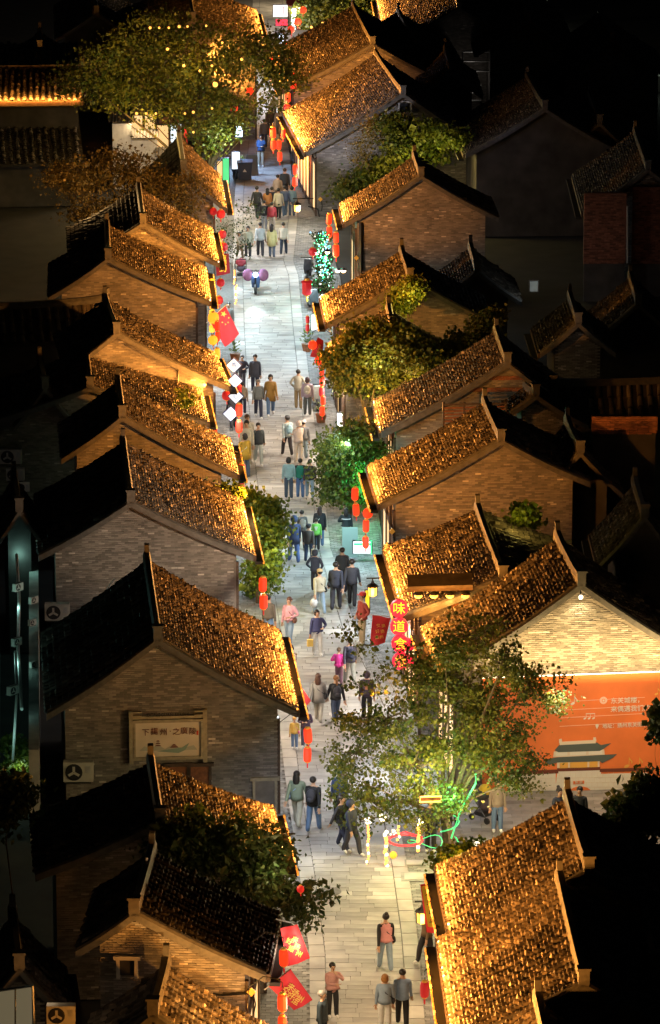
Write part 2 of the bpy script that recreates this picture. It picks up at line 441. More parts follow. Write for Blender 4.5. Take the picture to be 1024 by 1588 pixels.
def house(key, A, B, C, zr, D=None, label='', lit=1.0, gold=(1, .37, .055), overh=.55, brick='brick', bricks=True,
          back_tiles=True, eave_led=True, partbricks=0, gable_in=.3, street_wall=True, wall_h=None, strip=1.0, name='tiled_house', rearpost=True,
          halfback=None, tile_bright=1.0, cat='house', frontpost=True, spot=True, gk=.6, ggold=None, wallm='mortar', group='tiled houses along the street'):
    a = G(*A, zr); b = G(*B, zr); L = (b - a).length; er = (b - a).normalized()
    def onplane(px):
        d = ray(*px); t = (a.x*er.x + a.y*er.y)/(d.x*er.x + d.y*er.y)
        return Vector((d.x*t, d.y*t, CH + d.z*t))
    c = onplane(C); eo = Vector((er.y, -er.x, 0))
    if (c - a).dot(eo) < 0: eo = -eo
    w = (c - a).dot(eo); rise = zr - c.z
    if D is not None:
        d_ = onplane(D); wb = (a - d_).dot(eo); riseb = zr - d_.z
    else: wb = halfback or w; riseb = rise*wb/w
    base = Vector((a.x, a.y, 0)); H = thing(name, base, label, cat, group)
    loc = lambda p: Vector(p) - base
    def flat(p):
        q = Vector(p) - base; q.z = 0; return q
    zs = slope_fn(zr, w, rise); zb = slope_fn(zr, wb, riseb)
    # roof deck for both slopes (solid, with thickness)
    def deck(eo_, w_, zf, nm):
        m = MB(); n = 6
        top = [a + eo_*(w_*i/n) + Vector((0, 0, zf(i/n) - zr - .03)) for i in range(n+1)]
        bot = [p - Vector((0, 0, .1)) for p in top][::-1]
        m.prism([loc(p) for p in top + bot], er*L, M['deck'])
        return obj(nm, m, H)
    rs = deck(eo, w, zs, 'roof'); rb = deck(-eo, wb, zb, 'roof')
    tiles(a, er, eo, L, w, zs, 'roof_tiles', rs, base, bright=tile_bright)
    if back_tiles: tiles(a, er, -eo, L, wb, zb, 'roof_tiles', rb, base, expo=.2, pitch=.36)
    # ridge with raised ends
    m = MB(); n = 10; ring = []
    for i in range(n+1):
        s = i/n; x = -.12 + (L+.24)*s; up = .10*abs(2*s-1)**3
        ring.append((a + er*x, zr + .2 + up))
    for (p, zt), (q, zt2) in zip(ring, ring[1:]):
        pts = []
        for (pp, z_) in ((p, zt), (q, zt2)):
            for (o_, zz_) in ((-.12, zr-.05), (-.12, z_-.12), (-.07, z_), (.07, z_), (.12, z_-.12), (.12, zr-.05)):
                v_ = pp + eo*o_; pts.append(loc((v_.x, v_.y, zz_)))
        m.add(pts, [(i, i+1, i+7, i+6) for i in range(5)] + [(5,4,3,2,1,0), (6,7,8,9,10,11)], M['ridge'])
    obj('ridge', m, H)
    rotm = Matrix.Rotation(math.atan2(er.y, er.x) - PI/2, 3, 'Z')
    if frontpost:
        m = MB(); p = flat(a) + Vector((0, 0, zr+.28)); m.box(p - er*.05 - UP*.08, (.26, .24, .34), M['ridge'], rotm); m.box(p - er*.05 + UP*.12, (.32, .3, .06), M['ridge'], rotm)
        obj('ridge_end', m, H)
    if rearpost:
        m = MB(); p = flat(b) + Vector((0, 0, zr)); m.prism([p - er*.2, p + UP*.3 - er*.1, p + UP*.5 + er*.02, p + UP*.54 + er*.12, p + er*.12], eo*.15, M['ridge'])
        m.v = [tuple(Vector(q) - eo*.075) for q in m.v]
        obj('ridge_end', m, H)
    # gable verge copings, front and rear
    for (eo_, w_, zf) in ((eo, w, zs), (-eo, wb, zb)):
        m = MB(); n = 8
        for i in range(n):
            t0, t1 = i/n, (i+1)/n
            p = a + eo_*(w_*t0); q = a + eo_*(w_*t1)
            pts = []
            for (v_, z_) in ((p, zf(t0)), (q, zf(t1))):
                for (k, h) in ((-.12, -.16), (-.12, .03), (-.05, .09), (.1, .09), (.1, -.16)):
                    x = v_ + er*k; pts.append(loc((x.x, x.y, z_ + h)))
            m.add(pts, [(j, j+1, j+6, j+5) for j in range(4)] + [(4,3,2,1,0), (5,6,7,8,9), (4, 0, 5, 9)], M['ridge'])
        obj('verge', m, H)
    # walls: a solid pentagon prism inset below the roof
    gi = gable_in; ov = overh; n = 6
    prof = []
    for i in range(n+1):
        t = 1 - i/n; t = min(t, 1 - ov/wb); prof.append((-wb*t, zb(t) - .16))
    for i in range(1, n+1):
        t = i/n; t = min(t, 1 - ov/w); prof.append((w*t, zs(t) - .16))
    prof = [(prof[0][0], 0)] + prof + [(prof[-1][0], 0)]
    poly = [loc(a + er*gi + eo*x) * 1 for x, z in prof]
    poly = [Vector((p.x, p.y, z)) for p, (x, z) in zip(poly, prof)]
    m = MB(); m.prism(poly, er*(L - 2*gi), M[wallm]); wall = obj('wall', m, H)
    def top_at(x):
        return (zs(x/w) if x > 0 else zb(-x/wb)) - .2
    xl, xr = -wb + ov, w - ov
    if bricks:
        z = .035; v = []; f = []; sh = []; k = 0; cnt = 0; bw, bh = .215, .062
        cen = [] 
        while z < zr:
            x = xl + (0 if k % 2 else bw/2)
            while x < xr:
                cx = x + bw/2
                if cx + bw/2 < xr + .02 and top_at(cx - .11 if cx < 0 else cx + .11) > z + .04:
                    cen.append((cx, z))
                x += bw
            z += bh; k += 1
        ids = set()
        if partbricks:
            order = sorted(range(len(cen)), key=lambda i: abs(cen[i][0])*.8 + abs(cen[i][1] - (zr*.62)) )
            ids = set(order[:partbricks])
        mb_ = M[brick]
        for i, (cx, z) in enumerate(cen):
            pr = .012 + abs(rnd.gauss(0, .007)) + (.015 if rnd.random() < .06 else 0)
            pt = a + er*(gi - pr) + eo*cx
            if i in ids:
                o = bpy.data.objects.new('brick', rnd.choice(BRV)); COL.objects.link(o)
                pt2 = flat(a + er*(gi - pr + .015) + eo*cx); o.location = (pt2.x, pt2.y, z); o.rotation_euler = (0, rnd.gauss(0, .012), math.atan2(er.y, er.x) - PI/2); o.parent = wall; continue
            s = .6 + .6*rnd.random()
            if rnd.random() < .035: s *= 2.1
            o = len(v); zj = rnd.gauss(0, .003)
            for (dy, h) in ((0, 0), (.03, 0)):
                for (dx, dz) in ((-.1015, -.025), (.1015, -.025), (.1015, .025), (-.1015, .025)):
                    q = loc(pt + er*dy + eo*dx); v.append((q.x, q.y, z + dz + zj))
            for q in ((0,1,2,3), (3,2,6,7), (0,3,7,4), (1,5,6,2), (0,4,5,1)): f.append([j+o for j in q]); sh.append(s)
        if v: obj('brick_facing', npmesh('brick_facing', v, np.array(f), sh, [mb_]), wall, kind='stuff')
    # street side: eave board, drip tiles, bulbs
    ez = zs(1.0); eb = MB()
    p = a + eo*(w + .04); eb.box(flat(p + er*L/2) + Vector((0, 0, ez - .1)), (.12, L - .1, .2), M['wood'], rotm)
    p2 = a + eo*(w + .2); eb.box(flat(p2 + er*L/2) + Vector((0, 0, ez - .26)), (.26, L - .1, .1), M['deck'], rotm)
    obj('eave_board', eb, H)
    if eave_led:
        m = MB(); nb_ = int(L/.28)
        for i in range(nb_):
            q = flat(a + eo*(w + .345) + er*(.1 + i*L/nb_)) + Vector((0, 0, ez - .24 + rnd.gauss(0, .015)))
            m.box(q, (.05, .17, .06), M['bulbd'] if rnd.random() < .7 else M['bulb'], rotm)
            if rnd.random() < .55:
                q = flat(a + eo*(w + .03) + er*(.1 + i*L/nb_ + rnd.gauss(0, .05))) + Vector((0, 0, ez + .05))
                m.ball(q, .035, M['ledw'] if rnd.random() < .25 else M['bulb'], 3)
        obj('eave_lights', m, H, kind='stuff')
    nd = int(L/.3)
    big = G(*C).y < 150
    if big:
        for i in range(nd):
            q = flat(a + eo*(w + .1) + er*((i+.5)*L/nd)) + Vector((0, 0, ez + .03))
            o = bpy.data.objects.new('drip_tile', DTm); COL.objects.link(o); o.location = q; o.parent = H
            o.rotation_euler = (0, rnd.gauss(0, .05), math.atan2(eo.y, eo.x) + PI/2)
    # shop front posts and lit panels under the eave
    if street_wall:
        fx = a + eo*(w - ov + .02); nbay = max(2, int(L/1.5))
        for i in range(nbay+1):
            q = flat(fx + er*(gi + .1 + (L - 2*gi - .2)*i/nbay)) + Vector((0, 0, (ez-.3)/2)); mm = MB(); mm.box(q, (.14, .16, ez - .3), M['wood'], rotm); obj('post', mm, H)
        for i in range(nbay):
            q = flat(fx + er*(gi + .1 + (L - 2*gi - .2)*(i+.5)/nbay)); mm = MB()
            mm.box(q + Vector((0, 0, 1.3)), (.05, (L-2*gi)/nbay - .3, 2.3), M['glow'] if rnd.random() < .7 else M['redwood'], rotm)
            mm.box(q + Vector((0, 0, .12)), (.08, (L-2*gi)/nbay - .2, .2), M['wood'], rotm); mm.box(q + Vector((0, 0, 2.55)), (.08, (L-2*gi)/nbay - .2, .16), M['wood'], rotm)
            obj('door', mm, H)
    # light: warm strip along the eave and a flood from across the street
    if strip:
        lo = a + er*L/2 + eo*(w + .2); lo.z = ez + .2; tg = a + er*L/2 + eo*(w*.35); tg.z = zs(.35) + .25
        ar = lamp('AREA', lo, 95*L*strip*lit, gold, tg, size=.07, size_y=L*.92)
        # long side along the ridge direction
        z_ = (lo - tg).normalized(); y_ = er; x_ = y_.cross(z_).normalized()
        ar.rotation_euler = Matrix((x_, y_, z_)).transposed().to_euler()
    if spot:
        mid = a + er*L*.1 + eo*(w*.3); mid.z = zs(.4)
        lp = a + eo*(w + 2.8) - er*5.6; lp.z = ez + 1.1
        lamp('SPOT', lp, 4200*lit*gk, ggold or gold, mid, size=.12, spot=44, blend=.6)
        mid = a + er*L*.55 + eo*(w*.3); mid.z = zs(.3) + .3
        lp = a + eo*(w + 4.0) + er*L*.4; lp.z = ez + .35
        lamp('SPOT', lp, 5200*lit, gold, mid, size=.12, spot=min(110, 34 + L*6), blend=.5)
    HOUSES[key] = dict(a=a, er=er, eo=eo, L=L, w=w, wb=wb, ez=ez, zs=zs, zb=zb, c=c, H=H, wall=wall, base=base, gi=gi, rotm=rotm, ov=ov)
    return H
gld = (1, .47, .1)
HS = [
 # left side, near to far
 dict(key='L0', A=(238,1572), B=(258,1497), C=(400,1668), zr=4.5, label='small tiled lean-to roof, lowest in the left foreground', D=(120,1650), strip=.5, eave_led=False, lit=.8, name='small_tiled_house'),
 dict(key='L1', A=(209,1415), B=(236,1322), C=(413,1512), D=(118,1475), zr=5.6, label='gabled brick house with dark unlit roof and brick ridge knob beside the red flags', strip=0, eave_led=False, partbricks=300, lit=1, gold=(1,.55,.17), tile_bright=.16, spot=False),  # tile colour darkened to keep this roof looking unlit
 dict(key='L2', A=(248,1274), B=(234,1184), C=(442,1345), zr=5.0, label='narrow tiled house half hidden behind the dark leafy tree, lower left', lit=1.0, gk=.08),
 dict(key='L3', A=(245,990), B=(228,870), C=(460,1103), D=(72,1108), zr=5.6, label='brick gabled house with a framed painted sign on its gable', partbricks=300, lit=1.0, gk=.16, group='tiled houses along the street'),
 dict(key='L4', A=(203,778), B=(191,688), C=(393,862), D=(60,862), zr=5.6, label='wide grey brick gabled house behind the green overhanging tree on the left', partbricks=300, gk=.5, ggold=(1,.74,.5)),
 dict(key='L5', A=(190,645), B=(183,592), C=(368,737), D=(95,712), zr=5.6, label='tiled house with gold lit gable directly behind the wide grey gable, left side', gk=1.0),
 dict(key='L5b', A=(140,600), B=(133,543), C=(322,655), zr=5.0, label='low tiled roof wedged between two gables on the left', name='low_tiled_house'),
 dict(key='L6', A=(181,515), B=(163,465), C=(355,600), D=(100,575), zr=6, label='tiled house with a drainpipe on its gable behind the four white diamond signs', gk=1.0),
 dict(key='L7', A=(168,400), B=(166,350), C=(325,468), D=(75,462), zr=6, label='tiled gabled house beside the national flag and yellow lanterns on the left', lit=1.1, gk=1.0),
 dict(key='L8', A=(222,345), B=(215,292), C=(338,408), zr=6, label='tiled house under the brown leafed tree, its eave hung with red lanterns', partbricks=0, lit=1.1),
 dict(key='L9', A=(300,30), B=(290,-30), C=(412,78), zr=6.5, label='tiled house at the top left of the street behind the big tree', lit=1.2),
 dict(key='L8b', A=(285,262), B=(278,212), C=(350,324), zr=5.4, label='small roof between the bare tree and the big tree trunk, upper left', lit=.6, bricks=True, name='low_tiled_house'),
 # right side, near to far
 dict(key='R1c', A=(858,1655), B=(834,1552), C=(708,1760), zr=5.0, label='lowest tiled roof at the bottom right, its ridge stepping below the neighbour', spot=True, name='small_tiled_house'),
 dict(key='R1b', A=(905,1525), B=(868,1365), C=(706,1620), zr=5.4, label='long tiled roof in the lower right foreground, middle of three stepped roofs', lit=1.15),
 dict(key='R1a', A=(913,1350), B=(880,1238), C=(702,1458), zr=5.6, label='tiled roof with gold ridge in front of the plaza, rear one of three stepped roofs', lit=.95),
 dict(key='R2', A=(901,905), B=(865,835), C=(682,1048), zr=6.5, label='big brick house with floodlit gable above the orange poster', partbricks=300, bricks=True, lit=.8, gk=.15),
 dict(key='R3', A=(780,895), B=(741,792), C=(628,955), zr=5.2, label='tiled house with four round lamps under a small canopy on its end wall', lit=.9),
 dict(key='R4', A=(777,682), B=(752,625), C=(590,783), D=(915,748), zr=6, label='tiled house with gold lit brick gable behind the round green tree', partbricks=300, gk=1.0),
 dict(key='R5', A=(787,562), B=(770,515), C=(592,672), D=(920,655), zr=6, label='tiled house with red brick bands in its gable and a slatted fence in front', lit=.7, brick='brick', tile_bright=.8),
 dict(key='R6b', A=(609,505), B=(603,480), C=(515,560), zr=5.5, label='short tiled roof overgrown with ivy, right side', name='low_tiled_house'),
 dict(key='R6a', A=(636,430), B=(623,390), C=(508,503), zr=6, label='tiled house with glowing eave above the white light box, right side', lit=1.1),
 dict(key='R7', A=(653,272), B=(643,243), C=(535,347), D=(773,338), zr=6, label='small tiled house with wide brown brick gable behind the four hanging red lanterns'),
 dict(key='R8', A=(625,145), B=(583,85), C=(475,238), D=(742,218), zr=6, label='long tiled house with grey brick gable and climbing plant, upper right', lit=1.8, gk=.25, ggold=(.85,.85,1)),
 dict(key='R9', A=(578,68), B=(548,10), C=(440,140), zr=6, label='tiled house with mossy ridge behind the long roof, upper right', lit=1.4),
 dict(key='R10', A=(712,12), B=(690,-60), C=(600,72), zr=6, label='tiled house with gold lit roof edge at the top right of the street', lit=.8),
]
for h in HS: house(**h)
def hp(key, u, o, z):                    # point in a house frame: u along the ridge, o towards the street
    h = HOUSES[key]; p = h['a'] + h['er']*u + h['eo']*o; return Vector((p.x, p.y, z))
def gable_pt(key, px, out=.05):          # picture point on the front gable wall
    h = HOUSES[key]; o = h['a'] + h['er']*(h['gi'] - out); er = h['er']; d = ray(*px)
    t = (o.x*er.x + o.y*er.y)/(d.x*er.x + d.y*er.y); return Vector((d.x*t, d.y*t, CH + d.z*t))
def gable_rot(key):
    h = HOUSES[key]; return math.atan2(h['er'].y, h['er'].x) - PI/2
# ------------------------------------------------------------------ street light (shop lamps under the eaves)
for i, (row, sd, col, e) in enumerate([
    (1640,-1,(1,.72,.42),330),(1560,1,(1,.7,.38),380),(1480,-1,(1,.8,.55),330),(1400,1,(1,.68,.36),300),(1330,-1,(.8,.88,1),230),
    (1250,-1,(.62,.82,1),420),(1215,1,(.7,.85,1),420),(1140,-1,(1,.85,.65),420),(1090,1,(.95,.95,.9),420),(1030,-1,(1,.85,.68),380),
    (975,1,(.85,.93,1),420),(930,-1,(.72,.9,1),440),(880,1,(.55,.85,1),460),(835,-1,(.75,.9,1),420),(800,1,(.6,.9,1),440),
    (760,-1,(.95,.9,.8),420),(715,1,(1,.88,.72),420),(680,-1,(1,.86,.7),420),(640,1,(1,.9,.78),400),(600,-1,(.75,.9,1),440),
    (560,1,(.7,.88,1),480),(525,-1,(.6,.86,1),520),(490,1,(.65,.88,1),520),(455,-1,(.65,.88,1),520),(425,1,(.75,.92,1),480),
    (395,-1,(.9,.92,1),440),(365,1,(.9,.88,.8),440),(330,-1,(.95,.85,.75),440),(300,1,(.8,.85,1),420),(270,-1,(.4,.62,1),620),
    (240,1,(.6,.75,1),480),(205,-1,(.7,.85,1),520),(170,1,(.75,.85,1),480),(130,-1,(.8,.9,1),520),(90,1,(1,.85,.6),560),(50,-1,(1,.85,.7),520),(15,1,(1,.8,.5),520)]):
    Y = SR(row); x = street_x(Y, sd) + sd*(.75 if sd > 0 else .45)
    o = lamp('AREA', (x, Y, 2.95), e*(.36 if col[2] < .9 else .48), col, (x - sd*1.6, Y, 0), size=1.4, size_y=.3)

# ------------------------------------------------------------------ people
def skin_body(pose):
    P = {}; E = []; R = {}; LB = {}
    def v(n, p, r, par=None, lab=1):
        P[n] = Vector(p); R[n] = r if isinstance(r, tuple) else (r, r); LB[n] = lab
        if par: E.append((par, n))
    ride = pose == 'ride'
    dz = -.22 if ride else 0
    v('pel', (0, 0, .94+dz), (.145, .11), None, 2); v('waist', (0, 0, 1.08+dz), (.135, .105), 'pel', 1); v('chest', (0, -.005, 1.26+dz), (.17, .12), 'waist', 1)
    v('up', (0, 0, 1.38+dz), (.12, .085), 'chest', 1); v('neck', (0, 0, 1.455+dz), .05, 'up', 0)
    v('hb', (0, -.02, 1.525+dz), (.068, .075), 'neck', 0); v('hm', (0, -.012, 1.60+dz), (.078, .092), 'hb', 0); v('ht', (0, 0, 1.665+dz), .066, 'hm', 0)
    v('nose', (0, -.115, 1.585+dz), .014, 'hm', 0)
    S = {'walk': (.24, -.22), 'walk2': (-.2, .24), 'stand': (.03, -.03), 'phone': (.05, -.03), 'face': (.04, -.02), 'hold': (.12, -.1), 'pocket': (.03, -.02), 'push': (.2, -.2), 'ride': (0, 0), 'fold': (.02, 0)}[pose]
    for sd, st in ((1, S[0]), (-1, S[1])):
        k = str(sd)
        if ride:
            v('hip'+k, (.1*sd, -.02, .7), .1, 'pel', 2); v('kn'+k, (.17*sd, -.42, .68), .075, 'hip'+k, 2); v('an'+k, (.16*sd, -.38, .27), .05, 'kn'+k, 2); v('toe'+k, (.16*sd, -.55, .22), .04, 'an'+k, 3)
        else:
            v('hip'+k, (.088*sd, 0, .87), .108, 'pel', 2)
            v('kn'+k, (.095*sd, -st*.55 - (.05 if abs(st) > .1 else .01), .49), .084, 'hip'+k, 2)
            lift = .06 if st < -.1 else 0
            v('an'+k, (.1*sd, -st, .10 + lift), .068, 'kn'+k, 2); v('toe'+k, (.115*sd, -st - .16, .04 + lift*.3), (.045, .035), 'an'+k, 3)
        hand = {'walk': (.24*sd, .22*sd, .84), 'walk2': (.24*sd, -.22*sd, .84), 'stand': (.23*sd, -.04, .80), 'phone': (.07*sd, -.30, 1.16),
                'face': (.04, -.17, 1.44) if sd > 0 else (.05, -.22, 1.12), 'hold': (.16, -.22, 1.08) if sd > 0 else (-.25, -.02, .80),
                'pocket': (.19*sd, -.1, .93), 'push': (.2*sd, -.46, 1.02), 'ride': (.3*sd, -.52, .98), 'fold': (-.09*sd, -.2, 1.12)}[pose]
        sh = Vector((.172*sd, 0, 1.375+dz)); h = Vector(hand)
        v('sh'+k, sh, .072, 'up', 1)
        d = h - sh; L = d.length; mid = (sh + h)/2; ext = max(0, .29**2 - (L/2)**2)**.5
        out = Vector((sd*.75, .65, -.45)); out = (out - d.normalized()*out.dot(d.normalized())).normalized()
        el = mid + out*ext
        v('el'+k, el, .055, 'sh'+k, 1); v('wr'+k, el + (h - el)*.93, .042, 'el'+k, 1)
        f = (h - el).normalized(); v('pa'+k, h + f*.035, (.036, .022), 'wr'+k, 0)
        side = f.cross(Vector((0, 0, 1)) if abs(f.z) < .8 else Vector((0, 1, 0))).normalized()
        curl = side.cross(f).normalized()*(.02)
        for i, (o, ln) in enumerate(((-.03, .075), (-.01, .085), (.01, .08), (.03, .06))):
            b = h + f*.08 + side*o; v('f%d%s' % (i, k), b + f*ln*.5 + curl*.4, .009, 'pa'+k, 0); v('g%d%s' % (i, k), b + f*ln + curl*1.6, .008, 'f%d%s' % (i, k), 0)
        v('th'+k, h + f*.05 + side*.055, .011, 'pa'+k, 0); v('ti'+k, h + f*.09 + side*.07, .009, 'th'+k, 0)
    names = list(P); idx = {n: i for i, n in enumerate(names)}
    me = bpy.data.meshes.new('b'); me.from_pydata([P[n] for n in names], [(idx[a], idx[b]) for a, b in E], []); me.update()
    o = bpy.data.objects.new('b', me); COL.objects.link(o)
    sk = o.modifiers.new('s', 'SKIN'); sk.use_smooth_shade = True; sk.branch_smoothing = .3
    for i, n in enumerate(names): me.skin_vertices[0].data[i].radius = R[n]; me.skin_vertices[0].data[i].use_root = (n == 'pel')
    ss = o.modifiers.new('u', 'SUBSURF'); ss.levels = 1
    dg = bpy.context.evaluated_depsgraph_get(); out = bpy.data.meshes.new_from_object(o.evaluated_get(dg)); out.name = 'body'
    bpy.data.objects.remove(o)
    # zones by nearest bone
    seg = [(P[a], P[b], LB[b], max(R[b])) for a, b in E]
    A = np.array([s[0] for s in seg]); B = np.array([s[1] for s in seg]); lab = np.array([s[2] for s in seg]); rr = np.array([s[3] for s in seg])
    nf = len(out.polygons); c = np.zeros(nf*3, dtype=np.float32); out.polygons.foreach_get('center', c); c = c.reshape(-1, 3)
    d = B - A; t = np.clip(((c[:, None] - A[None])*d[None]).sum(2)/(d*d).sum(1)[None], 0, 1)
    dist = np.linalg.norm(c[:, None] - (A[None] + d[None]*t[..., None]), axis=2) / (rr[None] + .02)
    li = lab[dist.argmin(1)]; li = np.where((c[:, 2] > 1.43+dz) & (np.abs(c[:, 0]) < .14), 0, li)
    li = np.where((li == 1) & (c[:, 2] > 1.5) , 0, li) if pose != 'face' else li
    out.materials.clear()
    for _ in range(4): out.materials.append(M['white'])
    out.polygons.foreach_set('material_index', li.astype(np.int32)); out.polygons.foreach_set('use_smooth', [True]*nf)
    out.update(); return out, dz, P
BODY = {}
SKIN = mat('skin', (.55, .32, .2), .55)
def egg(c, r, sc, m, n=7): return MB().ball(c, r, m, n, sc)
def person(x, yf, yh, face, pose, top, leg, hair, label, coat=None, extras=(), shoe=(.75, .72, .68), hairc=(.02, .015, .012), rot=0., group='people strolling along the street'):
    if pose not in BODY: BODY[pose] = skin_body(pose)
    me, dz, PP = BODY[pose]
    p = G(x, yf, .03)
    H = CH - V(x, yh, p.y).z; hgt = CH - H - p.z
    s = max(.5, min(1.13, hgt/(1.74 + dz)))
    rz = (PI if face == 'A' else 0) + rot
    T = thing('person', (p.x, p.y, .03), label, 'person', group, rz); T.scale = (s*1.06, s*1.06, s)
    o = obj('body', me, T)
    tm = cloth(top); lm = cloth(leg); hm = cloth(hairc, .5)
    for i, m in enumerate((SKIN, tm, lm, cloth(shoe))):
        o.material_slots[i].link = 'OBJECT'; o.material_slots[i].material = m
    e = MB()
    for sx in (-.032, .032): e.ball((sx, -.098, 1.612+dz), .012, M['ink'], 3)
    e.box((0, -.1, 1.545+dz), (.04, .012, .008), M['seal']); obj('face_features', e, T)
    for sx in (-.083, .083):
        obj('ear', MB().ball((sx, 0, 1.60+dz), .024, SKIN, 4, (.5, 1, 1.2)).mesh('ear', True), T)
    # hair
    z = 1.635 + dz; b = MB()
    b.ball((0, .026, z), .108, hm, 7, (.9, 1, .92))
    if hair == 'long': b.ball((0, .075, z-.15), .12, hm, 7, (.85, .5, 1.75))
    if hair == 'bob': b.ball((0, .04, z-.06), .11, hm, 7, (.98, .85, 1.05))
    if hair == 'pony': b.ball((0, .13, z-.14), .05, hm, 6, (.8, .8, 2.6))
    if hair == 'bun': b.ball((0, .08, z+.1), .055, hm, 6)
    if hair not in ('hood', 'cap', 'beanie'): obj('hair', b.mesh('hair', True), T)
    if hair == 'hood':
        obj('hood', MB().ball((0, .035, z-.02), .13, tm, 8, (.95, 1, 1.1)).mesh('hood', True), T)
    if hair in ('cap', 'beanie'):
        obj('hair', b.mesh('hair', True), T); cm = cloth(extras[0][1]) if extras and extras[0][0] == 'capcol' else tm
        q = MB().ball((0, .015, z+.035), .112, cm, 7, (.95, 1.02, .75))
        if hair == 'cap': q.ball((0, -.11, z+.03), .08, cm, 5, (.95, .9, .15))
        obj('cap', q.mesh('cap', True), T)
    # jacket body
    zl = {None: .86, 'long': .62, 'mid': .74, 'short': .92}[coat] + dz
    if pose != 'ride':
        q = MB(); n = 14; vs = []; lv = [(1.43, .085, .07), (1.39, .15, .10), (1.28, .185, .135), (1.1, .17, .135), (.98, .18, .14), (zl, .188 + (.03 if coat else 0), .16 + (.02 if coat else 0)), (zl+.01, .18, .13)]
        for (zz, a, c_) in lv:
            for k in range(n): an = 2*PI*k/n; w_ = 1 + .03*math.sin(5*an + zz*9); vs.append((a*w_*math.cos(an), c_*w_*math.sin(an), zz + .01*math.sin(3*an)))
        q.add(vs, [(i*n+k, i*n+(k+1) % n, (i+1)*n+(k+1) % n, (i+1)*n+k) for i in range(len(lv)-1) for k in range(n)], tm)
        obj('jacket', q.mesh('jacket', True), T)
    for ex in extras:
        k, c_ = ex[0], cloth(ex[1])
        if k == 'backpack':
            q = MB(); q.ball((0, .2, 1.2), .16, c_, 7, (.9, .55, 1.25)); q.ball((0, .27, 1.1), .1, c_, 5, (1, .5, .8)); q.tube([(-.1, .12, 1.38), (-.12, -.12, 1.35), (-.13, -.14, 1.15)], .018, c_, 4); q.tube([(.1, .12, 1.38), (.12, -.12, 1.35), (.13, -.14, 1.15)], .018, c_, 4); obj('backpack', q.mesh('backpack', True), T)
        if k == 'bag':
            q = MB(); sx = ex[2] if len(ex) > 2 else 1; q.ball((.22*sx, -.03, .93), .13, c_, 6, (.45, 1, .8)); q.tube([(.2*sx, 0, 1.02), (.1*sx, -.15, 1.2), (-.13*sx, -.02, 1.42), (.02*sx, .15, 1.2), (.2*sx, .03, 1.02)], .012, c_, 4); obj('shoulder_bag', q.mesh('bag', True), T)
        if k == 'carry':
            sx = ex[2] if len(ex) > 2 else 1; hp_ = PP['pa'+str(sx)]; q = MB(); q.tube([hp_, hp_ + Vector((0, 0, -.12))], .01, c_, 4); q.box(hp_ + Vector((0, 0, -.27)), (.2, .12, .26), c_); obj('carrier_bag', q, T)
        if k == 'plastic':
            sx = ex[2] if len(ex) > 2 else 1; hp_ = PP['pa'+str(sx)]; q = MB(); q.ball(hp_ + Vector((sx*.05, 0, -.25)), .16, c_, 6, (.9, .6, 1.1)); q.tube([hp_, hp_ + Vector((sx*.04, 0, -.12))], .015, c_, 4); obj('plastic_bag', q.mesh('bag', True), T)
        if k == 'print':
            q = MB(); q.box((0, .148, 1.27), (.16, .012, .09), c_); q.box((0, .15, 1.17), (.09, .012, .1), c_); obj('back_print', q, T)
        if k == 'sleeves':
            o.material_slots[1].material = c_
        if k == 'stripe':
            q = MB(); n = 14; vs = []
            for zz in (1.24, 1.28):
                for kk in range(n): an = 2*PI*kk/n; vs.append((.203*math.cos(an), .148*math.sin(an), zz))
            q.add(vs, [(kk, (kk+1) % n, n + (kk+1) % n, n + kk) for kk in range(n)], c_); obj('stripe', q, T)
        if k == 'phone':
            q = MB(); q.box(PP['pa1'] + Vector((-.05 if pose == 'phone' else 0, -.06, .05)), (.07, .012, .14), M['black']); obj('phone', q, T)
    return T
navy=(.025,.03,.06); blk=(.018,.018,.02); wht=(.7,.68,.64); crm=(.6,.52,.38); jean=(.10,.17,.30); ljean=(.28,.38,.48); drk=(.035,.035,.045); gry=(.2,.2,.2); khk=(.34,.25,.13)
pink=(.7,.3,.3); brn=(.14,.09,.05)
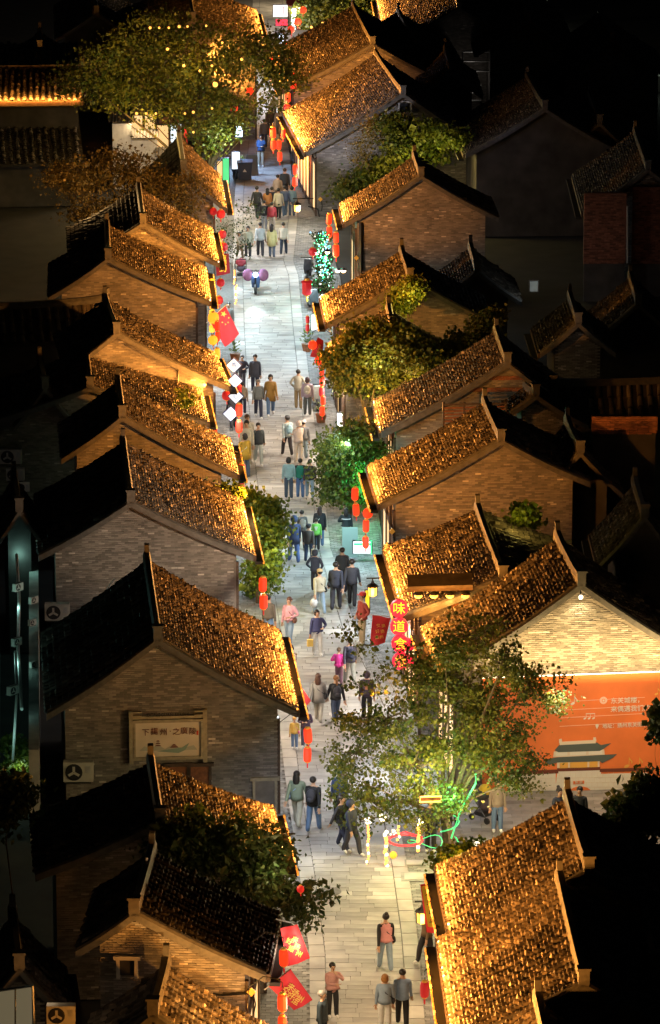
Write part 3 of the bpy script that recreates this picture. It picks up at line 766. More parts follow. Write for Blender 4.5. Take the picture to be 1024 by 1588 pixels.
PEOPLE = [
 (598,1507,1415,'A','walk',pink,ljean,'bun','person in pink shirt and black straps walking away alone in the lane',dict(extras=[('sleeves',blk),('bag',blk,-1)],coat='short')),
 (516,1578,1492,'T','face',(.5,.26,.23),blk,'short','person in dusty pink jacket raising a hand to the mouth',dict(coat='short')),
 (500,1628,1535,'T','stand',(.05,.075,.1),navy,'short','grey haired person in dark teal jacket at the bottom edge of the lane',dict(hairc=(.35,.33,.3),rot=1.2)),
 (597,1600,1509,'A','stand',(.26,.33,.42),wht,'bob','person with ginger hair, grey blue top and white trousers, one of a couple',dict(hairc=(.3,.13,.03),extras=[('bag',blk,-1)])),
 (624,1594,1501,'A','walk',(.3,.42,.62),blk,'short','person in light blue jacket and black trousers beside the ginger haired companion',dict(coat=None)),
 (662,1493,1408,'T','walk2',(.16,.1,.05),blk,'short','person carrying a brown sack beside the lit yellow banner',dict(extras=[('plastic',(.3,.18,.09),-1)],rot=-.9)),
 (545,1326,1240,'T','walk',navy,drk,'hood','dark clothed person half hidden below the leaves of the large tree',dict(rot=.8)),
 (530,1318,1232,'T','walk2',drk,navy,'long','person in black with trailing foot beside the hanging gold strips',dict(rot=1.0)),
 (668,1321,1238,'T','stand',drk,blk,'short','person in black trousers and white shoes behind the red neon ring',{}),
 (461,1284,1194,'A','walk',(.22,.28,.2),(.55,.53,.42),'long','long haired person in sage green top and wide cream trousers',dict(extras=[('bag',(.3,.42,.6),1)])),
 (486,1292,1203,'A','walk2',blk,jean,'short','person in black jacket and blue jeans with a hump of backpack',dict(extras=[('backpack',drk)],rot=-.3)),
 (494,1122,1043,'A','walk',(.28,.26,.23),(.5,.46,.38),'long','person in grey coat with long brown hair and pale trousers',dict(coat='mid',hairc=(.08,.035,.02),extras=[('bag',blk,-1)])),
 (521,1121,1046,'A','walk2',blk,(.05,.07,.12),'pony','person with ginger ponytail, black jacket and dark jeans',dict(hairc=(.25,.1,.03),extras=[('backpack',drk)])),
 (569,1116,1040,'A','stand',(.07,.05,.07),blk,'hood','person in dark hoodie with an orange print on its back',dict(extras=[('print',(.5,.2,.1))])),
 (526,1064,1003,'A','hold',(.75,.05,.35),(.16,.08,.12),'short','person in magenta padded jacket',dict(coat='short',hairc=(.12,.07,.04))),
 (543,1063,988,'A','walk',(.07,.07,.11),(.35,.36,.33),'short','person in dark jacket and grey trousers next to the magenta jacket',dict(extras=[('backpack',navy)])),
 (452,1068,1001,'A','push',(.5,.36,.27),khk,'bun','person in beige top pushing something at the left eave',dict(rot=.3)),
 (457,1161,1112,'T','stand',(.75,.5,.12),jean,'cap','child in yellow top and blue jeans beside the hanging lantern pair',dict(extras=[('capcol',(.8,.4,.1)),('bag',(.8,.2,.4),1)])),
 (474,1160,1095,'T','phone',(.08,.05,.09),(.1,.1,.14),'bob','person in dark purple top looking down at a phone below the red flag',dict(extras=[('phone',blk)])),
 (527,1275,1190,'A','stand',(.05,.09,.25),drk,'hood','person in blue jacket hidden behind the left leaves of the large tree',{}),
 (771,1290,1208,'T','stand',(.25,.2,.15),jean,'short','person in blue jeans standing by the stroller on the plaza',{}),
 (703,1285,1205,'A','stand',(.6,.4,.38),blk,'bob','person in pale pink top behind the trunk of the large tree',{}),
 (867,1302,1221,'T','hold',navy,blk,'bun','person with hair in a bun behind the roof tip on the plaza',dict(rot=.5)),
 (898,1302,1219,'T','stand',blk,blk,'short','round faced person in black behind the roof on the plaza',{}),
 (882,1310,1226,'A','stand',drk,drk,'short','dark haired person between the bun haired and round faced ones on the plaza',{}),
 (456,874,799,'A','walk',(.035,.05,.11),(.08,.13,.3),'hood','person in navy hooded coat and wide blue trousers',dict(coat='mid')),
 (468,852,790,'A','hold',(.13,.12,.11),drk,'short','person with beige and black backpack in front of the crowd centre',dict(extras=[('backpack',(.3,.26,.2))])),
 (479,872,812,'A','walk2',(.06,.05,.04),(.03,.05,.1),'cap','person with a cream shoulder bag and black and gold top',dict(extras=[('capcol',blk),('carry',(.6,.5,.33),-1)])),
 (496,848,784,'A','stand',blk,jean,'long','long haired person in black coat with white crossbody strap',dict(coat='mid',extras=[('bag',(.6,.57,.5),1)],hairc=(.04,.02,.015))),
 (491,854,803,'A','stand',(.2,.6,.1),blk,'short','child in bright green printed t-shirt',dict(coat=None,extras=[('print',(.6,.7,.5)),('sleeves',(.2,.55,.1))])),
 (537,848,787,'A','hold',(.02,.03,.03),blk,'long','person in black track jacket with white shoulder stripes by the green leaves',dict(coat='short',extras=[('stripe',wht)])),
 (531,920,848,'A','stand',(.03,.035,.04),navy,'short','rearmost of three persons in black walking abreast',{}),
 (489,918,852,'A','pocket',(.06,.065,.1),drk,'hood','person in grey navy hooded jacket ahead of the beige cap',{}),
 (496,954,882,'A','walk',(.5,.44,.3),ljean,'cap','person in beige cap and cream jacket carrying a white plastic bag',dict(extras=[('capcol',(.5,.36,.18)),('bag',blk,-1),('plastic',wht,1)],coat='short')),
 (521,948,870,'A','walk2',(.03,.033,.05),drk,'short','person in black with small sling bag, left one of three abreast',dict(extras=[('bag',blk,1)])),
 (546,942,866,'A','walk',(.045,.045,.055),blk,'short','person in charcoal jacket holding something, right one of three abreast',dict(extras=[])),
 (562,1000,918,'T','pocket',(.42,.07,.045),(.55,.4,.22),'cap','person in red cap and brick red jacket facing the street',dict(extras=[('capcol',(.75,.06,.04))],rot=-1.1)),
 (417,998,921,'A','stand',(.13,.11,.085),(.16,.27,.44),'short','person in brown grey sweater and wide blue jeans beside the wall',dict(coat='short')),
 (449,1001,925,'T','hold',(.75,.38,.42),ljean,'short','person in pink jacket with brown shoulder bag',dict(extras=[('bag',(.22,.09,.05),1)],hairc=(.12,.05,.03),rot=-.5,coat='short')),
 (492,1016,945,'T','hold',(.05,.055,.14),wht,'bob','person in navy jacket and white trousers with a yellow bag',dict(extras=[('carry',(.75,.5,.12),-1)],coat='short')),
 (376,604,550,'T','hold',(.05,.05,.08),(.1,.1,.14),'short','person with dark puffer jacket behind the top white diamond sign',{}),
 (396,610,549,'T','stand',(.06,.065,.09),navy,'short','tall person in charcoal coat next to the dark puffer jacket',dict(coat='mid')),
 (401,648,588,'T','walk',(.15,.16,.155),navy,'short','older person in grey jacket with cap',dict(hairc=(.25,.2,.15))),
 (420,644,580,'T','walk2',(.33,.18,.04),jean,'bob','person in long mustard brown coat and blue jeans',dict(coat='long')),
 (377,642,592,'A','stand',(.35,.26,.18),navy,'short','person in tan jacket half behind the diamond signs',{}),
 (362,666,606,'A','walk2',drk,drk,'short','person in dark clothes mostly behind the lowest diamond sign',{}),
 (463,635,572,'A','pocket',(.5,.46,.36),khk,'short','person in cream and olive jacket with khaki trousers',{}),
 (477,645,584,'A','stand',(.4,.32,.4),(.09,.1,.1),'bob','person in lavender top with a small backpack',dict(extras=[('backpack',(.55,.5,.42))],hairc=(.06,.03,.03))),
 (446,708,644,'A','walk',(.45,.52,.52),(.035,.03,.035),'beanie','person in grey beanie and pale jacket with light blue backpack',dict(extras=[('capcol',(.13,.14,.16)),('backpack',(.35,.55,.65))])),
 (463,719,652,'A','fold',(.66,.53,.47),(.62,.52,.44),'hood','person in pale pink hooded fleece and cream trousers',dict(rot=.4)),
 (471,712,651,'A','stand',(.2,.2,.22),ljean,'beanie','person in striped white hat half behind the pink fleece',dict(extras=[('capcol',wht)])),
 (384,716,642,'T','stand',(.5,.46,.38),crm,'short','person in cream coat just above the open beige jacket',dict(hairc=(.1,.05,.03))),
 (383,724,651,'T','stand',(.55,.48,.36),(.4,.36,.28),'short','person in open beige jacket and white shirt',{}),
 (401,721,655,'T','walk',(.035,.04,.045),(.45,.46,.42),'short','person in black and grey varsity jacket and pale grey trousers',dict(extras=[('sleeves',(.12,.13,.13))])),
 (380,741,671,'A','hold',(.48,.28,.03),(.06,.08,.12),'bob','person in mustard yellow jacket above the two red lanterns',dict(coat='mid',extras=[('bag',wht,1)],rot=.6)),
 (448,774,708,'A','stand',(.3,.42,.42),(.06,.08,.12),'bob','person in light teal sweater and slate trousers, left of three',dict(coat='short')),
 (466,773,710,'A','stand',(.02,.2,.13),(.09,.17,.34),'short','person in green vest with black sleeves, middle of three',dict(extras=[('sleeves',blk)],coat='short')),
 (481,774,711,'A','walk',(.04,.04,.06),ljean,'short','person with a red strap and pale jeans, right of three',dict(extras=[('bag',(.7,.08,.1),1)])),
 (399,341,288,'A','walk',(.03,.028,.03),drk,'short','broad person in black coat, leftmost of the upper crowd',dict(coat='mid')),
 (415,339,291,'A','stand',(.5,.2,.06),brn,'long','person in orange top in the upper crowd',{}),
 (422,338,289,'A','stand',(.03,.03,.045),drk,'short','person in black jacket between orange and cream coats',{}),
 (432,340,291,'A','walk',(.62,.52,.36),blk,'short','person in cream coat and black trousers in the upper crowd',dict(coat='mid')),
 (442,337,287,'A','walk2',(.09,.11,.17),(.12,.17,.24),'short','person in slate blue jacket right of the cream coat',{}),
 (453,336,287,'A','stand',(.2,.28,.3),(.08,.12,.16),'bob','person in dusty teal jacket, rightmost of the upper crowd',{}),
 (410,357,310,'A','stand',(.02,.02,.025),(.3,.32,.36),'short','person in black padded jacket and grey trousers in front of the crowd',{}),
 (422,358,313,'A','stand',(.35,.04,.05),(.35,.3,.25),'short','person in dark red jacket beside the black padded jacket',{}),
 (431,319,270,'A','stand',(.3,.22,.16),brn,'short','person in brown jacket at the back of the upper crowd',{}),
 (442,312,260,'A','stand',(.025,.03,.04),drk,'short','person in black at the back by the red lantern pair',{}),
 (404,399,344,'A','walk',(.5,.52,.52),drk,'short','person in white and grey jacket in the row by the bare twigs',{}),
 (422,400,347,'A','stand',(.62,.55,.25),(.1,.12,.16),'long','person in pale yellow coat with very long hair',dict(coat='long')),
 (440,396,344,'A','walk2',(.58,.52,.4),(.03,.04,.06),'short','person in cream varsity jacket, rightmost by the bare twigs',{}),
 (385,401,350,'T','stand',(.5,.48,.36),drk,'short','person in cream patterned top facing the camera by the stroller',{}),
 (372,402,359,'T','push',(.35,.3,.22),brn,'long','person bending over the red hooded stroller',dict(rot=.5)),
 (355,524,468,'T','stand',(.2,.19,.17),drk,'short','person in grey jacket half behind the large national flag',{}),
 (331,525,488,'T','stand',(.65,.5,.55),(.4,.45,.55),'bob','person in white and pink dress behind the yellow lanterns',{}),
 (405,259,208,'T','face',(.04,.09,.22),(.4,.36,.28),'short','person in blue jacket and khaki trousers standing alone with hand to face',{}),
 (419,212,165,'T','stand',(.04,.035,.035),drk,'long','person in black with long hair near the upper red lanterns',{}),
 (433,213,167,'T','walk',(.25,.26,.28),(.2,.2,.24),'long','person in grey beside the one in black, upper street',{}),
 (434,161,120,'A','walk',(.3,.35,.4),drk,'short','person in pale jacket under the dark branches, upper street',{}),
 (444,134,94,'A','walk2',navy,drk,'short','person in navy under the dark branches, upper street',{}),
 (500,98,60,'A','stand',(.05,.1,.33),(.1,.12,.2),'short','person in bright blue jacket below the gold light strips at the top',{}),
 (488,92,54,'T','walk',(.3,.28,.26),drk,'long','person in grey left of the bright blue jacket at the top',{}),
 (529,86,50,'T','stand',(.35,.33,.31),(.2,.2,.22),'short','person in pale grey right of the gold light strips at the top',{}),
 (540,84,48,'A','walk',(.22,.2,.2),drk,'short','person in dark grey at the far right of the top gathering',{}),
 (512,80,42,'T','stand',(.45,.4,.36),khk,'bob','person in beige behind the bright blue jacket at the top',{}),
 (476,88,50,'A','walk2',(.08,.08,.1),drk,'short','person in black left of the top gathering',{}),
]
for (x, yf, yh, fc, ps, tp, lg, hr, lb, kw) in PEOPLE:
    kw.setdefault('rot', rnd.gauss(0, .22)); person(x, yf, yh, fc, ps, tp, lg, hr, lb, **kw)
# ------------------------------------------------------------------ lanterns
def lantern_proto(shape, silk):
    T = thing('lantern', (0, 0, -50), 'x', 'lantern'); q = MB()
    if shape == 'tall': prof = [(.06, -.5), (.105, -.49), (.13, -.45), (.137, -.3), (.137, -.2), (.13, -.06), (.105, -.02), (.06, -.01)]
    elif shape == 'round': prof = [(.06, -.5), (.15, -.47), (.23, -.38), (.25, -.26), (.23, -.13), (.15, -.04), (.06, -.01)]
    else: prof = [(.1, -.5), (.14, -.47), (.165, -.44), (.165, -.08), (.2, -.06), (.06, 0)]
    n = 16 if shape != 'hex' else 6
    q.lathe((0, 0, 0), prof, silk, n)
    if shape != 'hex':                      # ribs: pinch alternate meridians
        for i, (x, y, z) in enumerate(q.v):
            k = i % n
            if k % 2: q.v[i] = (x*.955, y*.955, z)
    obj('silk', q.mesh('silk', False), T)
    obj('cap', MB().lathe((0, 0, 0), [(.07, -.02), (.085, -.015), (.085, .03), (.05, .045)], M['gold'], 12), T)
    obj('cap', MB().lathe((0, 0, 0), [(.05, -.545), (.075, -.53), (.08, -.49), (.07, -.48)], M['gold'], 12), T)
    q = MB(); q.tube([(0, 0, .04), (0, 0, .14)], .008, M['metal'], 4); obj('hook', q, T)
    q = MB(); q.tube([(0, 0, -.54), (0, 0, -.6), (.005, 0, -.72)], [.01, .028, .022], M['lantern2'] if shape != 'hex' else M['signy'], 6); obj('tassel', q, T)
    return T
LP = {('tall', 'R'): lantern_proto('tall', M['lantern']), ('tall', 'P'): lantern_proto('tall', M['lantern2']), ('round', 'P'): lantern_proto('round', M['lantern2']),
      ('round', 'R'): lantern_proto('round', M['lantern']), ('tall', 'Y'): lantern_proto('tall', M['lanternY']), ('round', 'Y'): lantern_proto('round', M['lanternY']), ('hex', 'P'): lantern_proto('hex', M['lantern2'])}
used = set()
def lantern(x, yt, hp_, sh, colr, label, z=3.1, group='red lanterns hung along the street'):
    p = G(x, yt, z); d = (p - cam.location).length; s = hp_/(FPX/d)/.5
    src = LP[(sh, colr)]
    o = src if (sh, colr) not in used else copy_tree(src)
    used.add((sh, colr)); o.location = p; o.scale = (s, s, s); o['label'] = label; o['group'] = group
    o.rotation_euler = (rnd.gauss(0, .03), rnd.gauss(0, .03), rnd.random())
    return p
def bracket(x, yt, z, side, label, n=1, reach=.8):
    p = G(x, yt, z); q = MB(); sx = -1 if side == 'L' else 1
    q.tube([p + Vector((0, 0, .08)), p + Vector((0, 0, .2)), p + Vector((sx*.12, 0, .3)), p + Vector((sx*.45, .05, .34)), p + Vector((sx*reach, .1, .05)), p + Vector((sx*(reach+.05), .12, -.5))], .014, M['metal'], 5)
    setp(obj('lantern_bracket', q), label, 'bracket', 'black lantern brackets')
LN = [
 (440,1472,27,'tall','R','glowing red lantern over the upper red flag, bottom left',4.35),(438,1541,28,'tall','R','glowing red lantern over the lower red flag, bottom left',4.0),
 (438,1575,26,'tall','R','lowest red lantern at the bottom edge, below the lower red flag',3.5),(456,1517,18,'round','P','small red lantern peeking out behind the top corner of the lower red flag',2.6),
 (477,1129,24,'tall','R','upper lantern of the bright red pair at the corner of the signed gable',3.2),(477,1159,23,'tall','R','lower lantern of the bright red pair at the corner of the signed gable',2.6),
 (454,1042,18,'tall','R','red lantern at the top of the flag pole beside the signed house roof',3.0),
 (408,895,23,'tall','R','upper lantern of the red pair among yellow green leaves on the left',3.3),(409,922,23,'tall','R','lower lantern of the red pair among yellow green leaves on the left',2.7),
 (375,719,20,'tall','R','upper red lantern under the mustard jacket',3.2),(375,743,18,'tall','P','lower red lantern under the mustard jacket, touching the leaves',2.7),
 (332,658,19,'tall','R','single red lantern in front of the low wedged roof wall',3.2),
 (371,652,19,'tall','R','red lantern at the foot of the column beside the diamond signs',2.5),(371,626,20,'tall','R','red lantern right of the third diamond sign',2.9),
 (370,596,18,'tall','P','red lantern tucked right of the second diamond sign',3.1),(352,578,17,'tall','P','dull red lantern left of the top two diamond signs',3.2),(351,606,15,'round','P','dull red lantern left of the third diamond sign',2.9),
 (342,432,13,'round','P','round red lantern above the yellow lantern stack',3.4),(340,459,13,'round','P','round red lantern beside the upright yellow light stack',3.2),
 (343,325,14,'round','P','uppermost round red lantern on the eave under the brown tree',3.6),(345,357,13,'round','P','second round red lantern on the eave under the brown tree',3.4),(347,376,14,'round','P','third round red lantern on the eave under the brown tree',3.2),(331,322,12,'round','P','leftmost red lantern at the rear end of the eave under the brown tree',3.6),
 (659,1522,26,'tall','P','unlit red lantern with gold rims on the right bracket, near the bottom',3.0),
 (551,756,20,'tall','R','upper red lantern hanging against the round green tree',3.3),(552,781,19,'tall','R','lower red lantern hanging against the round green tree',2.8),
 (571,788,16,'round','R','wide red lantern at the roof corner beside the green tree',3.4),(568,806,19,'tall','R','middle lantern of the right string above the white light box',3.0),(567,832,18,'tall','R','lowest lantern of the right string above the white light box',2.6),
 (495,552,14,'round','R','wide red lantern topping the long right hand string',3.8),(499,569,14,'tall','R','second lantern of the long right hand string',3.5),(500,584,15,'tall','R','third lantern of the long right hand string',3.25),(499,600,15,'tall','P','fourth lantern of the long right hand string',3.0),(501,614,14,'tall','R','fifth lantern of the long right hand string',2.7),(500,630,15,'tall','R','lowest lantern of the long right hand string',2.45),
 (485,528,14,'round','R','red lantern left of the folded red flag on the right',3.6),
 (477,490,11,'tall','P','upper of two small unlit red lanterns by the white light panel',2.8),(477,503,11,'tall','P','lower of two small unlit red lanterns by the white light panel',2.5),
 (476,434,24,'hex','P','big six sided red lantern with dark script and yellow tassel',3.6),
 (485,384,13,'round','P','round red lantern left of the green glowing vine pillar',3.2),
 (511,331,17,'tall','R','highest of the four glowing red lanterns before the brown gable',4.0),(511,351,17,'tall','R','second of the four glowing red lanterns before the brown gable',3.5),(521,360,17,'tall','R','third of the four glowing red lanterns before the brown gable',3.3),(521,379,19,'tall','R','lowest of the four glowing red lanterns before the brown gable',2.9),
 (458,255,16,'tall','R','upper red lantern of the pair in front of the grey brick corner',3.4),(458,274,15,'tall','R','lower red lantern of the pair in front of the grey brick corner',2.9),
 (423,197,17,'tall','R','leftmost upper red lantern of the cluster at the long roof eave',3.6),(424,217,15,'tall','R','left lower red lantern of the cluster at the long roof eave',3.2),(433,217,15,'tall','R','right upper red lantern of the cluster at the long roof eave',3.2),(434,235,15,'tall','R','lowest red lantern of the cluster at the long roof eave',2.8),
 (440,200,14,'tall','P','red lantern half behind the long roof corner',3.4),
 (446,161,13,'round','P','red lantern of the dark branch column, lowest',3.5),(447,144,14,'tall','R','red lantern of the dark branch column, second from below',3.9),(456,127,13,'round','P','red lantern of the dark branch column, third from below',4.2),(454,113,12,'tall','R','red lantern of the dark branch column, topmost',4.5),
 (388,135,13,'round','R','red lantern showing through the right part of the big dark tree',3.6),(363,162,12,'round','R','red lantern showing through the lower part of the big dark tree',3.6),(425,84,10,'round','P','small red lantern under the tip of the top left roof',4.4),(404,99,9,'round','P','small red lantern above the others within the big dark tree',4.2),(390,88,8,'round','P','tiny red lantern in the upper right of the big dark tree',4.2),
 (306,282,11,'round','R','red lantern by the festive shop window left of the trunk',2.6),
 (466,1373,12,'round','P','small red fruit shaped lantern hanging in the lower left tree',4.2),
 (330,520,15,'round','Y','amber round lantern lowest but one in the left stack',3.0),(337,540,17,'tall','Y','amber lantern at the bottom of the left stack',2.6),(331,484,18,'round','Y','large amber lantern crossing the national flag pole',3.6),(337,498,16,'tall','R','orange red lantern partly behind the national flag',3.3),(338,514,15,'tall','R','second orange red lantern partly behind the national flag',3.1),
]
for (x, y, h_, sh, c_, lb, z) in LN:
    lantern(x, y, h_, sh, c_, lb, z)
for (x, y, z, sd, lb) in [(440,1467,4.37,'L','curved black bracket holding the lantern over the upper red flag'),(438,1536,4.02,'L','curved black bracket holding the lantern over the lower red flag'),
   (477,1124,3.22,'L','curved black bracket at the corner of the signed gable'),(375,714,3.22,'L','black bracket above the lanterns under the mustard jacket'),(659,1517,3.02,'R','black bracket holding the unlit red lantern near the bottom right'),
   (571,783,3.42,'R','black bracket at the roof corner beside the green tree'),(521,356,3.32,'R','thin black bracket on the brown gable behind four lanterns'),(476,429,3.62,'R','black bracket holding the six sided red lantern'),(485,523,3.62,'R','black bracket over the folded red flag on the right')]:
    bracket(x, y, z, sd, lb)

# yellow street lanterns on arms
def street_lantern(x, yt, z, side, label):
    p = G(x, yt, z); T = thing('street_lantern', p, label, 'street lamp', 'wall lanterns with amber glass'); sx = -1 if side == 'L' else 1
    obj('glass', MB().lathe((0, 0, 0), [(.10, -.42), (.13, -.4), (.14, -.12), (.11, -.1)], M['lampY'], 6), T)
    obj('lamp_cap', MB().lathe((0, 0, 0), [(.2, -.1), (.16, -.04), (.05, .03), (.03, .1)], M['metal'], 6), T)
    for k in range(6):
        a = PI/3*k; obj('glazing_bar', MB().tube([(.142*math.cos(a), .142*math.sin(a), -.41), (.15*math.cos(a), .15*math.sin(a), -.1)], .013, M['metal'], 4), T)
    obj('arm', MB().tube([(0, 0, .08), (0, 0, .2)], .02, M['metal'], 5).tube([(-.2*sx, 0, .18), (.75*sx, .05, .18)], .025, M['metal'], 5), T)
    lamp('POINT', p + Vector((0, -.3, -.3)), 25, (1, .55, .15), size=.12)
street_lantern(578, 905, 3.1, 'R', 'amber hexagonal wall lantern in front of the four red disc signs')
street_lantern(447, 1303, 3.0, 'L', 'amber hexagonal wall lantern at the corner of the leafy left house')
street_lantern(461, 314, 3.3, 'R', 'amber hexagonal wall lantern on a pole by the grey brick corner')
street_lantern(655, 1408, 2.6, 'R', 'white glowing wall lantern behind the yellow banner')

# ------------------------------------------------------------------ flags and banners
def sheet(name, corners, Y, m, label, cat, wave=.05, text=None, tm=None, depth=0, bow=.0, pole=None):
    """cloth hung between four picture corners (clockwise from top left) in the upright plane at distance Y"""
    P_ = [V(x, y, Y + dy) for (x, y), dy in zip(corners, (0, .02, .05, .02))]
    T = thing(name, P_[0], label, cat); q = MB(); n = 9; vs = []
    for j in range(n+1):
        for i in range(n+1):
            u, v_ = i/n, j/n
            p = P_[0]*(1-u)*(1-v_) + P_[1]*u*(1-v_) + P_[2]*u*v_ + P_[3]*(1-u)*v_
            vs.append(p - P_[0] + Vector((0, wave*math.sin(u*6 + v_*2.2)*(u*.6 + .4), -bow*math.sin(PI*u)*v_)))
    fs = [(j*(n+1)+i, j*(n+1)+i+1, (j+1)*(n+1)+i+1, (j+1)*(n+1)+i) for j in range(n) for i in range(n)]
    m_ = len(vs); vs2 = vs + [v + Vector((0, .008, 0)) for v in vs]
    fs2 = fs + [tuple(k+m_ for k in f[::-1]) for f in fs]
    q.add(vs2, fs2, m); obj('cloth', q.mesh('cloth', True), T)
    if text:
        for (s, u, v_, sz, rt) in text:
            p = P_[0]*(1-u)*(1-v_) + P_[1]*u*(1-v_) + P_[2]*u*v_ + P_[3]*(1-u)*v_ - P_[0]
            me = text_mesh(s, sz, tm or M['flagy'])
            o = obj('lettering', me, T, loc=p + Vector((0, -wave - .03, 0)), rot=(PI/2, 0, 0))
            o.rotation_euler = (Matrix.Rotation(rt, 3, 'Y') @ Matrix.Rotation(PI/2, 3, 'X')).to_euler()
    if pole:
        a, b = V(*pole[0], Y+.03) - P_[0], V(*pole[1], Y+.03) - P_[0]
        obj('pole', MB().tube([a, b], .016, M['steel'], 6), T)
    return T
def cols(words, u0, v0, du, dv, sz, rt, dshift=.0):
    out = []
    for c_, w_ in enumerate(words):
        for k, ch in enumerate(w_): out.append((ch, u0 + du*c_ + dshift*k, v0 + dv*k, sz, rt))
    return out
YF = G(440, 1472, 3.2).y - 1.9
sheet('red_flag', [(435,1440),(461,1433),(481,1487),(446,1499)], YF+.35, M['flag'], 'red flag with gold script, upper one of the pair at the bottom left', 'flag', text=cols(['来扬州', '好运'], .62, .36, -.28, .2, .17, .45), pole=((428,1425),(462,1433)))
YF = G(438, 1541, 3.3).y - .8
sheet('red_flag', [(417,1530),(451,1503),(485,1552),(456,1567)], YF+.35, M['flag'], 'red flag with gold script, lower one of the pair at the bottom left', 'flag', text=cols(['来扬州', '交好运'], .62, .36, -.24, .2, .19, .55), pole=((410,1535),(452,1502)))
YF = G(454, 1042, 3.0).y
sheet('red_flag', [(449,1056),(456,1050),(483,1088),(463,1104)], YF+.25, M['flag'], 'red flag with gold script beside the roof eave of the signed house', 'flag', text=cols(['来扬州'], .5, .35, 0, .2, .14, .6), pole=((446,1046),(456,1049)))
YF = G(578, 918, 3.0).y - 4.5
sheet('red_flag', [(578,954),(606,958),(597,998),(574,1002)], YF, M['flag'], 'crumpled red flag with gold script left of the red disc signs', 'flag', wave=.07, text=cols(['来扬州', '交好运'], .68, .3, -.3, .2, .13, -.2), pole=((574,953),(612,957)))
YF = G(485, 528, 3.6).y
sheet('red_flag', [(493,523),(502,528),(500,556),(481,553)], YF+.2, M['flag'], 'folded red flag with gold script on the right, above the long lantern string', 'flag', text=cols(['扬州'], .55, .35, 0, .26, .13, -.3))
YF = G(340, 459, 3.2).y
fl = sheet('national_flag', [(325,497),(350,474),(371,518),(349,538)], YF-.6, M['flag'], 'large red national flag with five yellow stars on the left side of the street', 'flag', wave=.04, bow=.05, pole=((320,501),(352,472)))
def star(r, ang):
    q = MB(); pts = []
    for k in range(10):
        a = ang + k*PI/5; rr_ = r if k % 2 == 0 else r*.4; pts.append((rr_*math.sin(a), 0, rr_*math.cos(a)))
    q.prism(pts, (0, .006, 0), M['flagy']); return q
for (x, y, r, a) in ((347,487,.14,.4),(355,493,.045,.2),(354,500,.045,.8),(350,503,.045,.1),(345,500,.045,.5)):
    obj('star', star(r, a), fl, loc=V(x, y, YF-.68) - fl.location)
sheet('red_banner', [(333,393),(355,393),(357,424),(336,428)], G(347,376,3.2).y-1.0, M['flag'], 'pink red banner with large gold characters below the round lanterns', 'banner', wave=.06, text=cols(['福'], .5, .3, 0, 0, .42, 0) + cols(['到'], .5, .72, 0, 0, .34, 0), tm=M['signy'])
YB = G(655, 1408, 2.9).y
T = sheet('shop_banner', [(654,1375),(675,1371),(684,1440),(664,1437)], YB-.1, M['yellowcloth'], 'yellow shop banner with black characters and red border by the lower right eave', 'banner', wave=.01, text=cols(['洋蛋百货'], .5, .18, 0, .21, .22, .14), tm=M['ink'])
sheet('red_banner', [(652,1372),(678,1367),(686,1448),(662,1446)], YB+.06, M['flag'], 'red cloth backing the yellow shop banner at the lower right eave', 'banner', wave=.01)
sheet('red_banner', [(676,1405),(684,1400),(687,1444),(671,1443)], YB-.35, mat('pink_red_cloth', (.7, .1, .12), .6), 'small pinkish red pennant between the yellow banner and the roof eave', 'banner', wave=.02)

# ------------------------------------------------------------------ hanging signs
YS = G(620, 1000, 3.4).y
ds = [(619,943,'味'),(619,971,'道'),(621,998,'食'),(622,1025,'楼')]
lbs = ['topmost red disc sign with one yellow character','second red disc sign from the top, yellow character with a walking stroke','third red disc sign from the top, veiled by leaves','lowest red disc sign, veiled by leaves']
for (x, y, ch), lb in zip(ds, lbs):
    p = V(x, y, YS); T = thing('disc_sign', p, lb, 'sign', 'red disc signs in a vertical row')
    q = MB(); q.lathe((0, 0, 0), [(.26, -.09), (.27, -.08), (.27, .08), (.26, .09)], M['signr'], 24)
    o = obj('disc', q, T, rot=(PI/2, 0, .05))
    obj('character', joined_text([(ch, .4, 0, 0)], M['signy']), T, loc=(0, -.12, 0))
    obj('hanger', MB().tube([(0, 0, .27), (0, 0, .32)], .02, M['metal'], 4), T)
for (x, y, lb) in ((636,999,'small red side disc beside the third disc sign'),(636,1025,'small red side disc beside the lowest disc sign')):
    p = V(x, y, YS+.3); setp(obj('side_disc', MB().lathe((0, 0, 0), [(.19, -.07), (.2, 0), (.19, .07)], M['signr'], 20), None, loc=p, rot=(PI/2, 0, .6)), lb, 'sign')
YD = G(370, 596, 3.1).y - 2.2
for (x, y, ch, lb) in ((363,566,'茶','topmost white diamond light box with blue emblem'),(365,590,'小','second white diamond light box from the top'),(366,614,'心','third white diamond light box from the top'),(358,641,'吃','lowest white diamond light box, set a little to the left')):
    p = V(x, y, YD); T = thing('diamond_sign', p, lb, 'sign', 'white diamond light boxes in a row')
    R_ = Matrix.Rotation(PI/4, 3, 'Y')
    q = MB(); q.box((0, 0, 0), (.43, .14, .43), mat('sign_edge', (.12, .12, .3), .5) if 'sign_edge' not in bpy.data.materials else bpy.data.materials['sign_edge'], R_); obj('casing', q, T)
    obj('panel', MB().box((0, -.08, 0), (.38, .02, .38), M['signw'], R_), T)
    q = MB(); q.lathe((0, 0, 0), [(.08, -.004), (.08, .004)], M['blue'], 14)
    obj('emblem', joined_text([(ch, .24, 0, 0)], M['blue']), T, loc=(0, -.1, 0))
